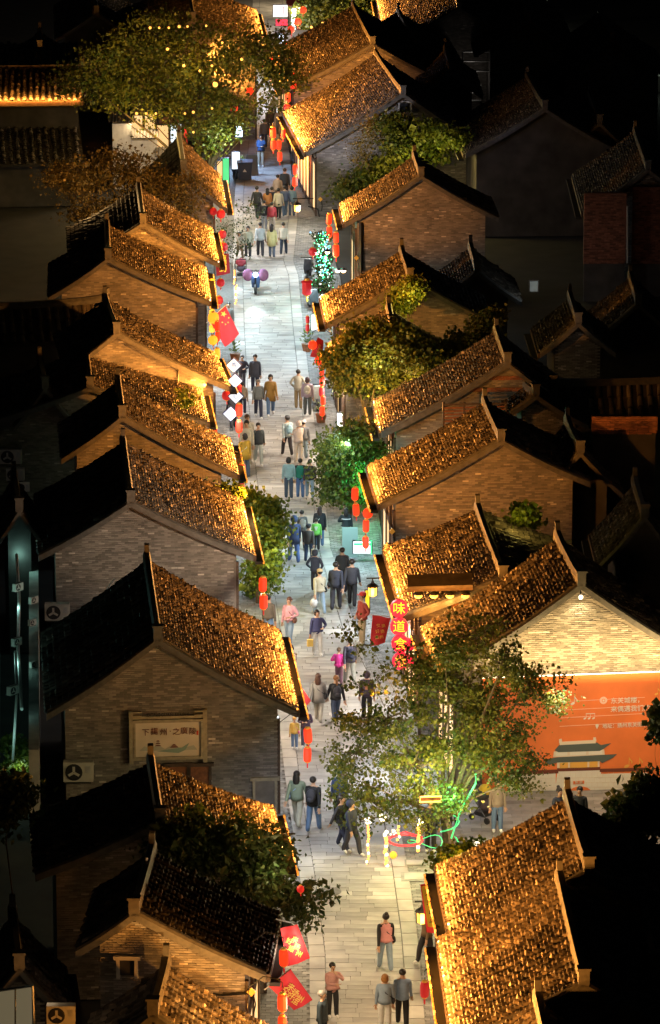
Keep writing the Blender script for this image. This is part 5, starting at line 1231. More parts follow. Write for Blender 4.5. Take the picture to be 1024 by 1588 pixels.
# ------------------------------------------------------------------ houses' own fittings
T = thing('lamp_canopy', hp('R3', -.1, .4, 0), 'small dark canopy with four round amber lamps on the end wall beside the disc signs', 'canopy'); bl = T.location
Yc = hp('R3', -.35, 0, 0).y
def L_(x, y, dy=0): return V(x, y, Yc + dy) - bl
a, b = L_(632, 908), L_(733, 905)
q = MB(); q.prism([a + Vector((0,-.35,-.02)), a + Vector((0,.3,.18)), a + Vector((0,.3,.26)), a + Vector((0,-.35,.06))], b - a, M['tile']); obj('canopy_roof', q, T)
q = MB(); q.prism([a + Vector((0,-.3,-.12)), a + Vector((0,-.24,-.12)), a + Vector((0,-.24,-.02)), a + Vector((0,-.3,-.02))], b - a, M['wood']); obj('canopy_beam', q, T)
for x in (649, 673, 698, 722):
    c = L_(x, 924); obj('lamp', MB().ball(c, .13, M['bulb'], 6, (1, 1, .6)), T); obj('lamp_shade', MB().lathe(c + Vector((0,0,.06)), [(.17, 0), (.12, .06), (.03, .1)], M['metal'], 10), T)
    lamp('POINT', bl + c + Vector((0, -.1, -.2)), 22, (1, .5, .1), size=.1)
def light_diamond(x, y, key, lb):
    p = gable_pt(key, (x, y), .12); T = thing('wall_panel_lamp', p, lb, 'wall lamp', 'diamond shaped wall lamps', gable_rot(key)); R_ = Matrix.Rotation(PI/4, 3, 'Y')
    obj('panel', MB().box((0, 0, 0), (.16, .05, .16), M['gold'], R_), T); obj('cable', MB().tube([(.05, .05, -.1), (.1, .06, -.35), (.05, .06, -.6)], .015, M['metal'], 4), T)
light_diamond(608, 824, 'R4', 'pale yellow diamond lamp low on the gold gable by the street corner')
light_diamond(553, 400, 'R7', 'orange diamond lamp on the brown brick gable')
light_diamond(497, 309, 'R8', 'pale diamond lamp on the grey brick wall near the street')
light_diamond(390, 1538, 'L1', 'orange diamond lamp at the end of the cable on the lowest left gable')
def gable_pipe(key, pts, lb, r=.03, m='metal'):
    q = MB(); q.tube([gable_pt(key, p, .08) for p in pts], r, M[m], 5); setp(obj('wall_pipe', q), lb, 'pipe')
gable_pipe('L6', [(292,545),(278,548),(277,560),(276,625)], 'bent drainpipe running down the gable behind the diamond signs')
gable_pipe('R4', [(610,832),(616,850),(618,872)], 'short cable hanging from the yellow diamond lamp')
gable_pipe('L1', [(262,1495),(275,1520),(310,1540),(345,1543),(385,1540)], 'black cable looping across the lowest left gable')
gable_pipe('R7', [(560,345),(560,430)], 'dark vertical pipe on the brown brick gable', .09)
gable_pipe('R8', [(478,320),(493,324),(497,345)], 'black bent pipe on the grey brick gable')
def on_gable_box(key, x0, y0, x1, y1, m, dep=.1, nm='panel', parent=None):
    p = gable_pt(key, ((x0+x1)/2, (y0+y1)/2), dep/2 + .02); pm = FPX/(p - cam.location).length
    return p, (abs(x1-x0)/pm, dep, abs(y1-y0)/pm/.97)
# red bands in the gable of the banded house
h = HOUSES['R5']
for (y0, y1) in ((582, 588), (600, 606)):
    z0 = gable_pt('R5', (787, y1)).z; z1 = gable_pt('R5', (787, y0)).z
    v = []; f = []; sh = []; z = z0
    while z < z1:
        half = h['w']*(h['a'].z - z)/(h['a'].z - h['ez']) - .45; x = -half
        while x < half:
            c = h['a'] + h['er']*(h['gi'] - .05) + h['eo']*(x + .13) - h['base']; o = len(v)
            for (dy, dx, dz) in ((0,-.12,-.03),(0,.12,-.03),(0,.12,.03),(0,-.12,.03),(.03,-.12,-.03),(.03,.12,-.03),(.03,.12,.03),(.03,-.12,.03)):
                q_ = c + h['er']*dy + h['eo']*dx; v.append((q_.x, q_.y, z + dz))
            for q_ in ((0,1,2,3),(3,2,6,7),(0,3,7,4),(1,5,6,2),(0,4,5,1)): f.append([j+o for j in q_]); sh.append(rnd.uniform(.6, 1.4))
            x += .26
        z += .075
    obj('red_brick_band', npmesh('red_brick_band', v, np.array(f), sh, [M['redbrick']]), h['H'], kind='stuff')
# slatted fence
Yf = hp('R5', -1.2, 0, 0).y
T = thing('slat_fence', V(735, 668, Yf), 'brown horizontal slat fence on the terrace before the red banded gable', 'fence'); bl = T.location
for k in range(8):
    a, b = V(688, 629 + k*5.2, Yf) - bl, V(785, 627 + k*4.6, Yf) - bl; q = MB(); q.prism([a, a + Vector((0,0,.06)), a + Vector((0,.03,.06)), a + Vector((0,.03,0))], b - a, M['redwood'] if k else M['wood']); obj('slat', q, T)
for x in (688, 720, 752, 785):
    a, b = V(x, 670, Yf) - bl, V(x, 624, Yf) - bl; obj('post', MB().tube([a - Vector((0, -.04, 3)), b + Vector((0, .04, 0))], .05, M['wood'], 5), T)
for (k, y) in enumerate([0]) if False else []: pass
# air conditioners
AC = MB(); AC.box((0, 0, 0), (.82, .3, .56), M['acwhite'])
def ac(x, y, Y, lb, w=36, rz=0., lit=None):
    p = V(x, y, Y); s = w/(FPX/(p - cam.location).length)/.82
    T = thing('air_conditioner', p, lb, 'air conditioner', 'outdoor air conditioner units', rz); T.scale = (s, s, s)
    obj('casing', AC, T)
    obj('fan_grille', MB().lathe((0, 0, 0), [(.24, 0), (.24, .02), (.2, .03)], M['black'], 18), T, loc=(-.12, -.15, 0), rot=(PI/2, 0, 0))
    for k in range(3): obj('fan_blade', MB().box((0, 0, .09), (.07, .01, .16), M['acwhite'], None), T, loc=(-.12, -.185, 0), rot=(0, k*2.09, 0))
    obj('label_plate', MB().box((.27, -.155, .08), (.14, .01, .2), M['steel']), T)
    obj('wall_bracket', MB().box((0, .1, -.31), (.7, .5, .04), M['metal']), T)
ac(122, 1195, hp('L3', .1, 0, 0).y-.2, 'cream air conditioner at the foot of the signed gable', 46); ac(89, 948, hp('L4', 0, 3, 0).y-.5, 'air conditioner low on the left of the wide grey gable', 38)
for (x, y, w, Y, lb) in [(17,707,34,158,'upper one of two dark air conditioners at the left edge'),(24,735,28,157.5,'lower one of two dark air conditioners at the left edge'),(36,755,20,156,'small tilted air conditioner beside the two dark ones'),(28,910,18,138,'air conditioner in the teal lit alley, upper'),(26,995,18,133,'air conditioner in the teal lit alley, middle'),(20,1070,20,129,'air conditioner in the teal lit alley, lower'),(52,930,16,138,'air conditioner on the wall across the teal alley, upper'),(50,965,14,136,'air conditioner on the wall across the teal alley, middle'),(52,1030,14,132,'air conditioner on the wall across the teal alley, lower'),(60,93,26,250,'air conditioner inside the tiny gable at the top left'),(27,212,24,225,'air conditioner on the dark wall at the upper left edge'),(95,1572,44,100,'dark air conditioner at the bottom left corner')]:
    ac(x, y, Y, lb, w, rz=.9 if 'alley' in lb else 0)
# teal lit alley walls
T = thing('alley_wall', V(4, 1250, 126), 'tall pale wall of the teal lit alley at the left edge', 'wall')
bl = T.location; a = V(2, 850, 142) - bl; a.z = 0; b = V(2, 1250, 122) - bl; b.z = 0
q = MB(); q.prism([(b.x-.6, b.y, -6), (b.x-.1, b.y, -6), (a.x-.1, a.y, -6), (a.x-.6, a.y, -6)], (0, 0, 9.5), M['plaster']); obj('wall_face', q, T)
T = thing('alley_wall', V(44, 1250, 126), 'inner alley wall with pipes, opposite the pale alley wall', 'wall')
bl = T.location; a = V(45, 850, 144) - bl; b = V(45, 1180, 124) - bl; a.z = b.z = 0
q = MB(); q.prism([(b.x, b.y, -4), (b.x+.3, b.y, -4), (a.x+.3, a.y, -4), (a.x, a.y, -4)], (0, 0, 6.4), M['plaster']); obj('wall_face', q, T)
q = MB(); q.tube([V(26,860,141), V(30,930,138), V(28,1000,133), V(34,1100,128)], .05, M['white'], 6); setp(obj('alley_pipe', q), 'white pipe winding down the teal lit alley', 'pipe')
q = MB(); q.tube([V(20,1180,126), V(26,1080,129), V(24,1010,132)], .04, M['white'], 6); setp(obj('alley_pipe', q), 'second white pipe low in the teal lit alley', 'pipe')
for (x, y, Y, e) in ((30,860,142.5,14),(24,940,137,14),(20,1030,131.5,12),(18,1110,127,10)): lamp('POINT', V(x, y, Y), e, (.45, 1, .9), size=.2)
q = MB(); p = V(34, 850, 143); q.box(p, (.35, .1, .06), M['signw']); setp(obj('tube_light', q), 'cold white tube light at the head of the teal alley', 'lamp')

# ------------------------------------------------------------------ surrounding dark houses and walls
def dark(key, A, B, C, zr, label, **k):
    d = dict(lit=0, strip=0, spot=False, eave_led=False, bricks=True, street_wall=False, group='unlit houses behind the street', tile_bright=.6, wallm='darkwall'); d.update(k)  # walls coloured darker to keep these houses in shade
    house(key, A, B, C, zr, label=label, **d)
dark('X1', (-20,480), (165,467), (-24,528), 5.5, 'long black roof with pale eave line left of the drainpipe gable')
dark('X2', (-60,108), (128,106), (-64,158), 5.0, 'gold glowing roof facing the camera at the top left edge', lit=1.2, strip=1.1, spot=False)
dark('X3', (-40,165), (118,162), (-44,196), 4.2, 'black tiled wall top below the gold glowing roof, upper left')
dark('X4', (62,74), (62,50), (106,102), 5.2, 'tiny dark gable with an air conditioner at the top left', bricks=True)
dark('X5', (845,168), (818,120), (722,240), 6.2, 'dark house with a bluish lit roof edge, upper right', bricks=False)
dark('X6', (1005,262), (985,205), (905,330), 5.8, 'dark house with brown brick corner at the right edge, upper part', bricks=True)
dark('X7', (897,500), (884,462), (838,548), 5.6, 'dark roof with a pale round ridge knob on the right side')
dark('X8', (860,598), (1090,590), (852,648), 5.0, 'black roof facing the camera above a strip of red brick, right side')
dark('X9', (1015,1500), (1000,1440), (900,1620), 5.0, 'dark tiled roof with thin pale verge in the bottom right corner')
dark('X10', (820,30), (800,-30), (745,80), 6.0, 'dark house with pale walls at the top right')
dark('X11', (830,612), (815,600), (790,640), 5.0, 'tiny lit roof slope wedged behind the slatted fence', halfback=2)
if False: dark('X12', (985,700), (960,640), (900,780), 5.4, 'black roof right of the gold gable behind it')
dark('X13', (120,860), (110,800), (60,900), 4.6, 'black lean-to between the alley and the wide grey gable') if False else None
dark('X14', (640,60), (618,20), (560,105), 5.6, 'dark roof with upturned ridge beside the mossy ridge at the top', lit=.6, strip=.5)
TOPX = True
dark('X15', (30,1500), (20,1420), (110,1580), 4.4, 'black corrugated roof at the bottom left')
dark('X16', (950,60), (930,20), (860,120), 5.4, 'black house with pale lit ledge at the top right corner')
lamp('POINT', V(770, 190, hp('X5', 0, 0, 0).y - 1.5), 12, (.5, .6, 1), size=.2)
for (x0, y0, x1, y1, Y, m, lb) in [(1000,88,1040,118,250,'white','pale whitewashed gable wall at the top right edge'),(760,0,850,44,275,'plaster','pale plaster wall with a ledge at the top right'),(898,110,936,116,252,'white','thin white lit ledge near the top right'),
    (918,646,1020,672,150,'redbrick','strip of red brick wall beneath the black roof on the right'),(905,300,972,408,196,'redbrick','dark brown brick wall at the upper right'),(980,290,1040,408,197,'redbrick','second dark brick wall right of a pale pipe')]:
    a, b = V(x0, y1, Y), V(x1, y0, Y); q = MB(); c = (a + b)/2; q.box((c.x, Y + .15, (b.z)/2 if False else (a.z + b.z)/2), (b.x - a.x, .3, b.z - a.z), M[m])
    if m == 'redbrick' and b.z > 0:
        zz = max(.04, a.z); kk = 0
        while zz < b.z - .04:
            xx = a.x + (.13 if kk % 2 else 0)
            while xx < b.x - .2: q.box((xx + .12, Y - .01, zz), (.235, .05, .058), M[m], sh=rnd.uniform(.5, 1.5)); xx += .26
            zz += .078; kk += 1
    if a.z > 0: q.box((c.x, Y + .3, a.z/2), ((b.x - a.x)*.96, .25, a.z), M['darkwall'])
    setp(obj('boundary_wall', q), lb, 'wall')
q = MB(); q.tube([V(973,408,196), V(973,320,196)], .04, M['steel'], 5); setp(obj('wall_pipe', q), 'pale vertical pipe between the dark brick walls, upper right', 'pipe')
for (x, y, Y, e, c) in ((1010,110,248,25,(.8,1,.8)),(800,30,272,60,(.9,.95,.7)),(915,122,251,5,(.9,1,.9)),(965,668,148.5,.8,(1,.6,.4)),(940,380,193,8,(1,.6,.4)),(893,510,hp('X7',0,0,0).y-1.2,3,(1,.85,.7)),(905,270,190,5,(1,.7,.4)),(730,120,240,8,(1,.9,.8)),(20,720,155,3,(1,.9,.8)),(105,1190,118,6,(1,.7,.4)),(60,95,247,6,(1,.7,.4)),(960,600,146,5,(1,.8,.6)),(870,1500,101,10,(1,.6,.3)),(70,1540,100.5,10,(1,.7,.4))): lamp('POINT', V(x, y, Y), e, c, size=.3)  # weak unseen lights added so the dark walls stay dimly visible
p = V(828, 444, 180); T = thing('lit_window', p, 'single small pale lit window in the dark right side', 'window'); obj('pane', MB().box((0,0,0), (.32,.05,.42), M['plaster']), T); obj('frame', MB().box((0,.04,0), (.4,.05,.5), M['wood']), T); lamp('POINT', p + Vector((0,-.8,.2)), 8, (.8,.95,1), size=.1)
for (x0,y0,x1,y1,lb) in ((718,80,788,110,'faint grey metal frame on a dark roof, upper right'),(683,102,700,145,'narrow grey frame left of the wide metal frame'),(720,133,746,156,'small pale square frame below the wide metal frame')):
    P4 = [V(x0,y0,240), V(x1,y0,240), V(x1,y1,240), V(x0,y1,240)]; q = MB(); q.tube(P4 + [P4[0]], .06, M['steel'], 4); q.tube([V(x0,(y0+y1)/2,240), V(x1,(y0+y1)/2,240)], .04, M['steel'], 4)
    for P_ in P4[2:]: q.tube([P_, Vector((P_.x, 240, 0))], .05, M['metal'], 4)
    setp(obj('roof_frame', q), lb, 'metal frame')
# glass canopy bottom left
T = thing('skylight', V(20, 1560, 98.5), 'lit glass skylight with metal frame in the bottom left corner', 'skylight'); bl = T.location
q = MB(); q.prism([V(-10,1538,98.5)-bl, V(50,1530,98.5)-bl, V(52,1600,98.5)-bl, V(-10,1600,98.5)-bl], (0,.1,0), mat('dull_glass', (.45,.4,.3), .3, emit=(1,.8,.45), estr=.12, sample=False)); obj('glass', q, T)
q = MB(); q.tube([V(-10,1537,98.4)-bl, V(51,1529,98.4)-bl, V(53,1600,98.4)-bl], .04, M['steel'], 5).tube([V(24,1532,98.4)-bl, V(24,1600,98.4)-bl], .02, M['steel'], 5); obj('frame', q, T)

# ------------------------------------------------------------------ upper left shop gate and shop windows
Yg = 222.0
T = thing('gate_building', V(210, 240, Yg), 'white walled shop gate with tiled caps and a bright warm interior, upper left', 'gate'); bl = T.location
def vb(x0, y0, x1, y1, Y, m, th=.4, down=False):
    a, b = V(x0, y1, Y) - bl, V(x1, y0, Y) - bl
    if down: a.z = -bl.z
    return MB().box(((a.x+b.x)/2, a.y + th/2, (a.z+b.z)/2), (b.x-a.x, th, b.z-a.z), m)
obj('wall', vb(175, 192, 204, 238, Yg, M['white'], .5, True), T); obj('wall', vb(204, 218, 244, 240, Yg, M['white'], .5, True), T); obj('wall', vb(244, 236, 300, 250, Yg, M['plaster'], .5, True), T)
for (x0, x1, y) in ((168, 208, 182), (203, 246, 208), (240, 300, 236)):
    a, b = V(x0, y+4, Yg-.1) - bl, V(x1, y+4, Yg-.1) - bl; q = MB(); q.prism([a + Vector((0,-.3,0)), a + Vector((0,.2,.35)), a + Vector((0,.7,0))], b - a, M['tile']); obj('wall_cap', q, T)
    q = MB()
    for k in range(int((x1-x0)/5)): q.tube([a + (b-a)*((k+.5)*5/(x1-x0)) + Vector((0,-.36,-.02)), a + (b-a)*((k+.5)*5/(x1-x0)) + Vector((0,.18,.37))], .05, M['ridge'], 5)
    obj('cap_tiles', q, T)
for i, (x0, y0, x1, y1, m) in enumerate([(205,180,222,206,'glow'),(225,178,240,206,'glow'),(243,195,262,234,'glow'),(264,192,282,234,'glowc'),(247,182,280,192,'redwood')]): obj('shop_window', vb(x0, y0, x1, y1, Yg+1.2, M[m], .1), T)
for x in (223, 242, 263, 283): obj('post', vb(x-1.5, 176, x+1.5, 240, Yg+1.0, M['wood'], .2, True), T)
obj('hanging_cloth', vb(286, 200, 291, 228, Yg-.3, M['flag'], .03), T)
lamp('AREA', V(245, 190, Yg - .3), 240, (1, .7, .35), V(235, 240, Yg-2), size=3, size_y=.5); lamp('POINT', V(210, 215, Yg-2), 60, (1,.75,.5), size=.3)
def glow_box(nm, x0, y0, x1, y1, Y, m, lb, cat='sign', ch=None, cm='ink'):
    a, b = V(x0, y1, Y), V(x1, y0, Y); c = (a + b)/2; T = thing(nm, c, lb, cat)
    obj('casing', MB().box((0, .08, 0), (b.x-a.x+.06, .12, b.z-a.z+.06), M['metal']), T); obj('panel', MB().box((0, 0, 0), (b.x-a.x, .06, b.z-a.z), M[m]), T)
    if ch: obj('lettering', joined_text([(ch, min(b.x-a.x, b.z-a.z)*.75, 0, 0)], M[cm]), T, loc=(0, -.05, 0))
    return T
glow_box('light_box', 548,840,577,858, G(560,870).y-.2, 'signw', 'white and green light box sign standing on the setts at the right', 'sign', None)
q = MB(); Yl = G(560,870).y-.2; a, b = V(549,843,Yl-.06), V(576,845,Yl-.06); q.box((a+b)/2, (b.x-a.x, .02, .08), M['neong']); q.box(V(576,849,Yl-.06), (.06,.02,.5), M['neong']); setp(obj('light_box_edge', q), 'green strip along the top of the white light box sign', 'light strip')
glow_box('light_box', 523,641,543,661, G(533,700).y, 'signw', 'white framed light box with one dark character above the round green tree', 'sign', '京')
glow_box('light_box', 483,488,494,512, G(489,520).y, 'signw', 'plain white light panel under the glowing right eave', 'sign')
glow_box('light_box', 567,916,573,948, G(567,990).y, 'signy', 'tall narrow yellow shop sign behind the amber wall lantern', 'sign')
glow_box('light_box', 507,424,512,447, G(509,470).y, 'signw', 'narrow white sign with red print beside the vine pillar', 'sign', '店', 'seal')
glow_box('light_box', 360,236,372,262, G(366,280).y, 'glowc', 'bright blue lit shop display at the upper left kerb', 'sign')
glow_box('light_box', 366,196,376,212, G(370,262).y, 'signw', 'round white glowing shop sign among the lower leaves of the big tree', 'sign')
glow_box('shop_sign', 424,8,446,26, G(440,130).y+3, 'signw', 'brilliant white and red gate sign at the very top of the street', 'sign', '门', 'signr')
glow_box('shop_sign', 428,30,446,40, G(440,130).y+2.6, 'signr', 'red glowing board below the brilliant gate sign at the top', 'sign')
p = V(505, 463, G(500,490).y); setp(obj('globe_lamp', MB().ball((0,0,0), .3, M['signw'], 8, (1,1,.65)), None, loc=p), 'large white globe lamp at the rear eave corner, right side', 'lamp')
p = V(520, 420, hp('R7',0,0,0).y-.6)
for (x, y, lb) in ((524,420,'left one of two amber wall lamps under the brown gable'),(533,420,'right one of two amber wall lamps under the brown gable'),(508,391,'single amber lamp beside the green vine pillar')):
    p = V(x, y, hp('R7',-.6,0,0).y); T = thing('wall_lamp', p, lb, 'wall lamp', 'round amber wall lamps'); obj('glass', MB().ball((0,0,0), .12, M['ledw'], 5, (1,1,.7)), T); obj('shade', MB().lathe((0,0,.05), [(.17,0),(.1,.07),(.03,.1)], M['metal'], 8), T); lamp('POINT', p + Vector((0,-.15,-.2)), 30, (1,.45,.08), size=.1)
# yellow stacked light column on the left (above the national flag)
Yk = G(340, 459, 3.2).y - .3
T = thing('light_column', V(329, 470, Yk), 'upright stack of amber lights at the left eave behind the national flag', 'light'); bl = T.location
for k in range(7):
    obj('amber_light', MB().lathe(V(329 + (k % 2), 438 + k*12, Yk) - bl, [(.05,-.16),(.12,-.12),(.12,.12),(.05,.16)], M['lanternY'], 6), T)
lamp('POINT', V(332, 470, Yk-.8), 60, (1,.5,.1), size=.3)
# ------------------------------------------------------------------ street things
# scooter with quilt
p = G(397, 452, .03); T = thing('scooter', p, 'electric scooter coming towards the camera with headlight on and purple wind quilt', 'scooter')
for y in (-.62, .62):
    w_ = obj('wheel', MB().lathe((0,0,0), [(.12,-.05),(.22,-.06),(.24,0),(.22,.06),(.12,.05)], M['black'], 16), T, loc=(0, y, .24), rot=(0, PI/2, 0))
    obj('hub', MB().lathe((0,0,0), [(.06,-.07),(.12,0),(.06,.07)], M['steel'], 10), w_)
sc = mat('scooter_paint', (.06,.12,.3), .3)
obj('body_shell', MB().prism([(-.16,-.5,.95),(-.2,-.52,.6),(-.17,-.45,.3),(.17,-.45,.3),(.2,-.52,.6),(.16,-.5,.95)], (0,.16,0), sc).box((0,.1,.3),(.3,.8,.12),sc).box((0,.5,.52),(.28,.6,.34),sc), T)
obj('seat', MB().ball((0,.42,.74), .2, M['black'], 6, (.8,1.7,.35)).mesh('seat', True), T)
obj('headlight', MB().ball((0,-.55,.88), .11, mat('headlight_glass', (1,1,1), .2, emit=(.8,.92,1), estr=14), 6), T)
obj('handlebar', MB().tube([(-.34,-.4,1.03),(0,-.48,1.06),(.34,-.4,1.03)], .02, M['metal'], 6), T)
obj('fork', MB().tube([(0,-.62,.24),(0,-.5,.95)], .035, M['metal'], 6), T)
q = MB(); q.ball((-.34,-.42,.85), .26, cloth((.3,.12,.24)), 8, (.95,.5,1.1)); q.ball((.34,-.42,.85), .26, cloth((.3,.12,.24)), 8, (.95,.5,1.1)); obj('wind_quilt', q.mesh('quilt', True), T)
lamp('SPOT', p + Vector((0,-.75,.88)), 230, (.75,.9,1), p + Vector((.1,-9,0)), size=.05, spot=30)
person(397, 446, 418, 'T', 'ride', (.1,.12,.2), navy, 'short', 'person riding the scooter with the purple quilt', group='people strolling along the street')
# strollers
def stroller(x, y, lb, hood, rz=0.):
    p = G(x, y, .03); T = thing('stroller', p, lb, 'stroller', None, rz); hm = cloth(hood)
    for sx in (-.24,.24):
        for sy in (-.3,.3): obj('wheel', MB().lathe((0,0,0), [(.06,-.02),(.1,-.025),(.1,.025),(.06,.02)], M['black'], 12), T, loc=(sx,sy,.1), rot=(0,PI/2,0))
        obj('frame_tube', MB().tube([(sx,-.3,.12),(sx,.1,.55),(sx,.5,1.0)], .018, M['metal'], 5).tube([(sx,.3,.12),(sx,-.05,.55)], .018, M['metal'], 5), T)
    obj('handle', MB().tube([(-.24,.5,1.0),(.24,.5,1.0)], .022, M['black'], 5), T)
    obj('seat', MB().ball((0,0,.5), .24, cloth((.08,.06,.08)), 7, (.9,1.1,.75)).mesh('seat', True), T); obj('hood', MB().ball((0,.1,.78), .27, hm, 8, (.9,.8,.7)).mesh('hood', True), T); obj('basket', MB().box((0,.05,.22), (.36,.4,.12), M['black']), T)
stroller(374, 432, 'red hooded stroller below the cream patterned group', (.4,.05,.07), PI); stroller(752, 1272, 'dark stroller with a yellow balloon shaped cover on the plaza', (.05,.05,.05), .8)
p = V(752, 1226, G(752,1272).y); T = thing('balloon', p, 'yellow round balloon held above the plaza stroller', 'balloon'); obj('skin', MB().ball((0,0,0), .2, M['yellowcloth'], 8).mesh('skin', True), T); obj('string', MB().tube([(0,0,-.2),(.02,0,-.9)], .006, M['white'], 4), T)
stroller(452, 1078, 'small pushchair half hidden by the left eave above the red lantern', (.1,.1,.12), .3)
# rubbish bin
p = G(380, 281, .0); T = thing('rubbish_bin', p, 'dark blue wheeled rubbish bin at the upper left kerb', 'rubbish bin'); bm_ = mat('bin_plastic', (.02,.035,.07), .5)
q = MB(); q.add([(-.3,-.3,.1),(.3,-.3,.1),(.3,.3,.1),(-.3,.3,.1),(-.38,-.38,.98),(.38,-.38,.98),(.38,.38,.98),(-.38,.38,.98)], [(3,2,1,0),(4,5,6,7),(0,1,5,4),(1,2,6,5),(2,3,7,6),(3,0,4,7)], bm_); obj('tub', q, T)
obj('lid', MB().prism([(-.4,-.42,.98),(-.4,.42,1.0),(-.4,.42,1.06),(-.4,-.38,1.03)], (.8,0,0), bm_), T)
for sx in (-.3,.3): obj('wheel', MB().lathe((0,0,0), [(.06,-.03),(.1,-.03),(.1,.03),(.06,.03)], M['black'], 12), T, loc=(sx,.3,.1), rot=(0,PI/2,0))
q = MB(); q.prism([(-.1,-.41,.55),(.1,-.41,.55),(0,-.41,.7)], (0,.01,0), M['white']); obj('recycling_mark', q, T)
def parked(x, y, col, lb, rz=.2):
    p = G(x, y, .0); T = thing('parked_scooter', p, lb, 'scooter', 'parked scooters along the right wall', rz); c_ = cloth(col, .3)
    for yy in (-.58,.58): obj('wheel', MB().lathe((0,0,0), [(.12,-.05),(.23,-.06),(.25,0),(.23,.06),(.12,.05)], M['black'], 14), T, loc=(0,yy,.25), rot=(0,PI/2,0))
    obj('body_shell', MB().prism([(-.15,-.5,1.0),(-.19,-.5,.6),(-.15,-.4,.3),(.15,-.4,.3),(.19,-.5,.6),(.15,-.5,1.0)], (0,.14,0), c_).box((0,.05,.32),(.28,.8,.1),c_).ball((0,.5,.55),.26,c_,6,(.7,1.4,.7)), T)
    obj('seat', MB().ball((0,.35,.76), .19, M['black'], 6, (.8,1.8,.35)), T); obj('handlebar', MB().tube([(-.33,-.38,1.05),(0,-.46,1.08),(.33,-.38,1.05)], .02, M['metal'], 5), T)
    for sx in (-1,1): obj('mirror', MB().ball((.3*sx,-.4,1.22), .06, M['steel'], 4, (1,.3,.8)), T)
parked(484, 480, (.12,.16,.18), 'grey parked scooter beneath the white globe lamp'); parked(479, 432, (.05,.05,.06), 'black parked scooter above the six sided lantern', -.1); parked(491, 632, (.6,.62,.6), 'white parked scooter behind the lavender walker', .1); parked(365, 275, (.04,.04,.06), 'dark parked scooter left of the rubbish bin', .1)
# small stall / plinth by the right kerb
T = thing('stone_plinth', G(672, 1560), 'pale stone plinth at the gap between two lower right eaves', 'plinth'); obj('block', MB().box((.1,.6,.55),(.5,.5,1.1),M['plaster']), T); obj('cap', MB().box((.1,.6,1.13),(.6,.6,.08),M['concrete']), T)
# power cables over the dark roofs
for pts, lb in (([(163,920,8),(172,905,7),(178,898,7)],'short tangled cable on the wide grey gable'),([(228,1330,6),(222,1370,5.5),(215,1412,6)],'thin rods and wire standing above the dark roof ridge')):
    q = MB(); q.tube([V(x, y, 138 if 'grey' in lb else 106) for x, y, _ in pts], .03, M['steel'], 5); setp(obj('cable', q), lb, 'cable')

# warm floods on the nearest left gables
lamp('SPOT', hp('L1', -6.0, 3.4, 3.5), 2400, (1, .5, .13), hp('L1', .3, 1.2, 3.6), size=.1, spot=44)
lamp('SPOT', hp('L0', -2.0, 5.0, 5.2), 1500, (1, .42, .07), hp('L0', 1.5, 1.0, 3.6), size=.1, spot=46)

for (x, y, Y, e, c) in ((462,1470,SR(1490,3)-1.5,60,(1,.8,.6)),(465,1560,SR(1560,3)-1.5,60,(1,.8,.6)),(590,905,G(578,918,3.0).y-6,30,(1,.85,.8)),(650,1205,Yt-1.8,110,(1,.85,.3)),(700,1160,Yt-2.2,90,(1,.85,.35)),(720,1230,Yt-1.2,60,(.7,1,.3)),(375,500,G(340,459,3.2).y-2.5,60,(1,.85,.8)),(620,1220,Yt-2.4,70,(1,.8,.3)),(560,1200,Yt-2.4,60,(1,.85,.4)),(680,1190,Yt-2.6,120,(.8,1,.4))):
    lamp('POINT', V(x, y, Y), e, c, size=.25)  # unseen lights added to brighten the flags and foliage
# doors and openings low on the gables
def fit(key, x0, y0, x1, y1, m, lb, frame='wood', cat='door', nm='side_door'):
    p = gable_pt(key, ((x0+x1)/2, (y0+y1)/2), .06); pm = FPX/(p - cam.location).length; w_, h_ = (x1-x0)/pm, (y1-y0)/pm/.97
    T = thing(nm, p, lb, cat, None, gable_rot(key)) if lb else None
    obj('leaf', MB().box((0, 0, 0), (w_, .06, h_), M[m]), T)
    for sx in (-1, 1): obj('frame', MB().box((sx*(w_/2+.04), -.01, 0), (.08, .12, h_+.16), M[frame]), T)
    obj('lintel', MB().box((0, -.012, h_/2+.06), (w_+.3, .14, .1), M[frame]), T)
fit('L3', 263, 1188, 290, 1225, 'redwood', 'left one of two red brown wooden shutters low on the signed gable')
fit('L3', 296, 1188, 324, 1225, 'redwood', 'right one of two red brown wooden shutters low on the signed gable')
fit('L3', 396, 1210, 426, 1262, 'mortar', 'pale framed doorway at the street corner of the signed gable', 'signframe')
fit('L1', 186, 1488, 209, 1512, 'black', 'small dark window with pale lintel on the lowest left gable', 'plaster', 'window', 'gable_window')
fit('R7', 560, 424, 578, 440, 'plaster', 'small pale panel at the foot of the brown gable', 'wood', 'panel', 'wall_panel')
fit('R8', 620, 160, 636, 172, 'black', 'small louvred vent under the ridge of the long roofed grey gable', 'plaster', 'vent', 'louvre')
fit('R3', 700, 935, 722, 975, 'redwood', 'wooden door below the canopy with four round lamps') 
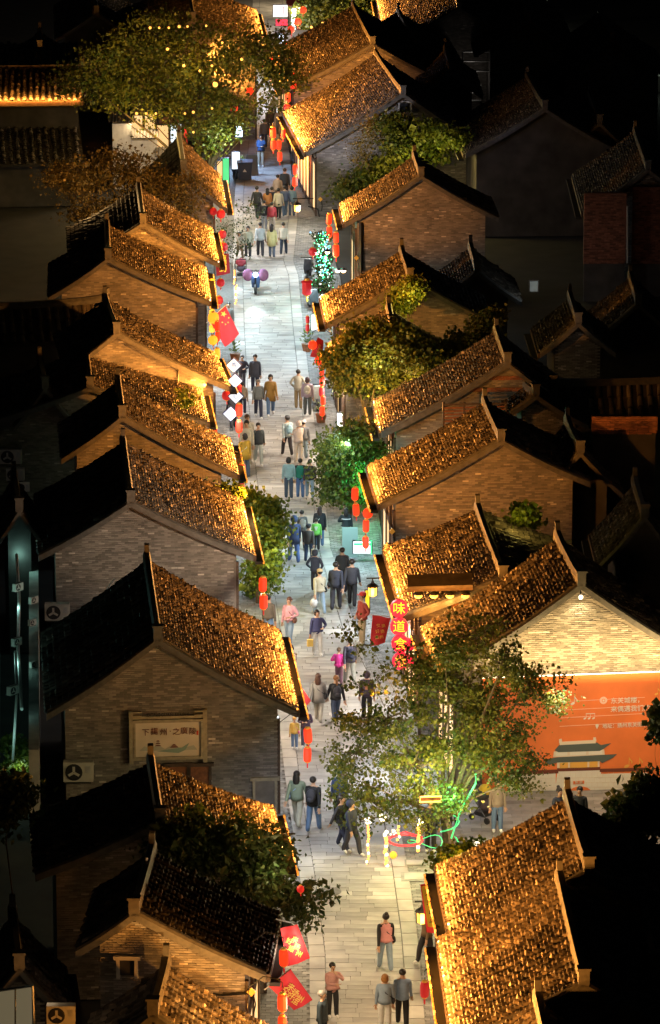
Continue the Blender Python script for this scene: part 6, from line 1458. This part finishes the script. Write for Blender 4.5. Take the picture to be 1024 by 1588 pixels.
# kerb clutter
def planter(x, y, lb, s=1.):
    p = G(x, y); T = thing('potted_plant', p, lb, 'potted plant', 'potted plants at the kerb'); obj('pot', MB().lathe((0,0,0), [(.16*s,0),(.22*s,.3*s),(.24*s,.34*s),(.2*s,.34*s)], M['redwood'], 12), T)
    q = MB()
    for k in range(70):
        a = rnd.random()*2*PI; r = rnd.random()*.22*s; z = .35*s + rnd.random()*.5*s; d = Vector((math.cos(a), math.sin(a), .5))*.14*s; c = Vector((r*math.cos(a), r*math.sin(a), z)); n_ = Vector((-d.y, d.x, 0))*.35
        q.add([c, c + d*.5 + n_, c + d, c + d*.5 - n_], [(0,1,2),(0,2,3)], M['leafC'], rnd.random())
    obj('leaves', q, T, kind='stuff')
for a in ((498,655,'potted plant by the setts below the lowest right hand lantern'),(476,545,'potted plant by the folded red flag, right kerb'),(486,470,'potted plant beside the vine pillar, right kerb'),(392,880,'potted plant at the left kerb under the yellow green tree'),(374,268,'potted plant behind the rubbish bin'),(365,560,'potted plant at the left kerb behind the top diamond sign')): planter(*a)
def board(x, y, lb, m='signw', rz=0.):
    p = G(x, y); T = thing('menu_board', p, lb, 'menu board', None, rz); obj('panel', MB().prism([(-.28,-.22,0),(.28,-.22,0),(.28,0,1.05),(-.28,0,1.05)], (0,.03,0), M[m]), T); obj('panel', MB().prism([(-.28,.25,0),(.28,.25,0),(.28,.04,1.05),(-.28,.04,1.05)], (0,.03,0), M['wood']), T)
board(543, 862, 'pale teal standing board left of the white and green light box', 'teal'); board(383, 700, 'standing board at the left kerb near the diamond signs', 'paper'); board(391, 272, 'blue grey folding board right of the rubbish bin', 'slate', .3)
# far end of the street: stalls, lights and lanterns
def stall(x, y, lb, awn, gl):
    p = G(x, y); T = thing('market_stall', p, lb, 'stall', 'market stalls at the far end'); am = cloth(awn)
    obj('counter', MB().box((0,0,.45), (1.8,.8,.9), M['redwood']), T); obj('awning', MB().prism([(-1.1,-.9,2.1),(-1.1,.6,2.5),(-1.1,.6,2.56),(-1.1,-.9,2.16)], (2.2,0,0), am), T)
    for sx in (-1, 1): obj('post', MB().box((sx*1.0,.5,1.25), (.07,.07,2.5), M['wood']), T)
    obj('lit_display', MB().box((0,-.41,.6), (1.6,.03,.5), M[gl]), T)
stall(455, 118, 'stall with white awning and cool lit counter, left of three at the far end', (.6,.6,.58), 'glowc'); stall(473, 60, 'stall with red awning and warm counter at the far end', (.5,.06,.05), 'glow'); stall(536, 70, 'stall with blue awning beyond the gold light strips', (.05,.1,.35), 'glow')
for (x, y, lb) in ((452,40,'red lantern at the far end above the stalls, left'),(462,28,'red lantern at the far end near the white post'),(533,26,'pinkish red lantern among the top tree leaves'),(447,66,'red lantern at the far end over the left stall'),(470,10,'topmost red lantern at the upper picture edge')): lantern(x, y, 11, 'round', 'R', lb, 4.2)
glow_box('light_box', 427, 52, 440, 76, G(440,130).y+1, 'glowc', 'blue white shop light below the brilliant gate sign', 'sign')
glow_box('light_box', 452, 14, 459, 52, G(452,90).y, 'glowc', 'tall pale lit column at the far end of the street', 'sign')
for (x, y, e, c) in ((470,70,500,(1,.75,.4)),(440,80,350,(.5,.65,1)),(530,60,500,(1,.7,.3)),(445,20,400,(1,.85,.8))): lamp('POINT', G(x, y, 3.0), e, c, size=.3)
for (x, yf, yh, fc, lb, c1) in ((462,74,38,'T','person in red coat between the stalls at the far end',(.4,.05,.05)),(452,66,30,'A','person in cream coat by the left stall at the far end',(.5,.45,.36)),(548,78,42,'A','person in dark green behind the gold light strips',(.05,.12,.07)),(520,100,62,'A','person in black in front of the gold light strips',(.03,.03,.04)),(444,180,140,'A','person in dark coat under the dark branch lanterns',(.05,.045,.05)),(425,186,146,'T','person in grey green coat left of the dark branch lanterns',(.18,.2,.17)),(410,230,184,'A','person in brown walking beside the kerb near the big tree',(.2,.13,.08))):
    person(x, yf, yh, fc, 'walk', c1, drk, 'short', lb)

glow_box('display_case', 346, 246, 355, 286, G(356,300).y, 'neong', 'green and yellow lit display left of the rubbish bin', 'display case')
glow_box('display_case', 337, 250, 345, 284, G(356,300).y+.4, 'glow', 'warm lit display beside the green one, upper left kerb', 'display case')
glow_box('display_case', 292, 252, 300, 280, 221, 'bulbd', 'golden figure shaped window display left of the big tree trunk', 'display case')

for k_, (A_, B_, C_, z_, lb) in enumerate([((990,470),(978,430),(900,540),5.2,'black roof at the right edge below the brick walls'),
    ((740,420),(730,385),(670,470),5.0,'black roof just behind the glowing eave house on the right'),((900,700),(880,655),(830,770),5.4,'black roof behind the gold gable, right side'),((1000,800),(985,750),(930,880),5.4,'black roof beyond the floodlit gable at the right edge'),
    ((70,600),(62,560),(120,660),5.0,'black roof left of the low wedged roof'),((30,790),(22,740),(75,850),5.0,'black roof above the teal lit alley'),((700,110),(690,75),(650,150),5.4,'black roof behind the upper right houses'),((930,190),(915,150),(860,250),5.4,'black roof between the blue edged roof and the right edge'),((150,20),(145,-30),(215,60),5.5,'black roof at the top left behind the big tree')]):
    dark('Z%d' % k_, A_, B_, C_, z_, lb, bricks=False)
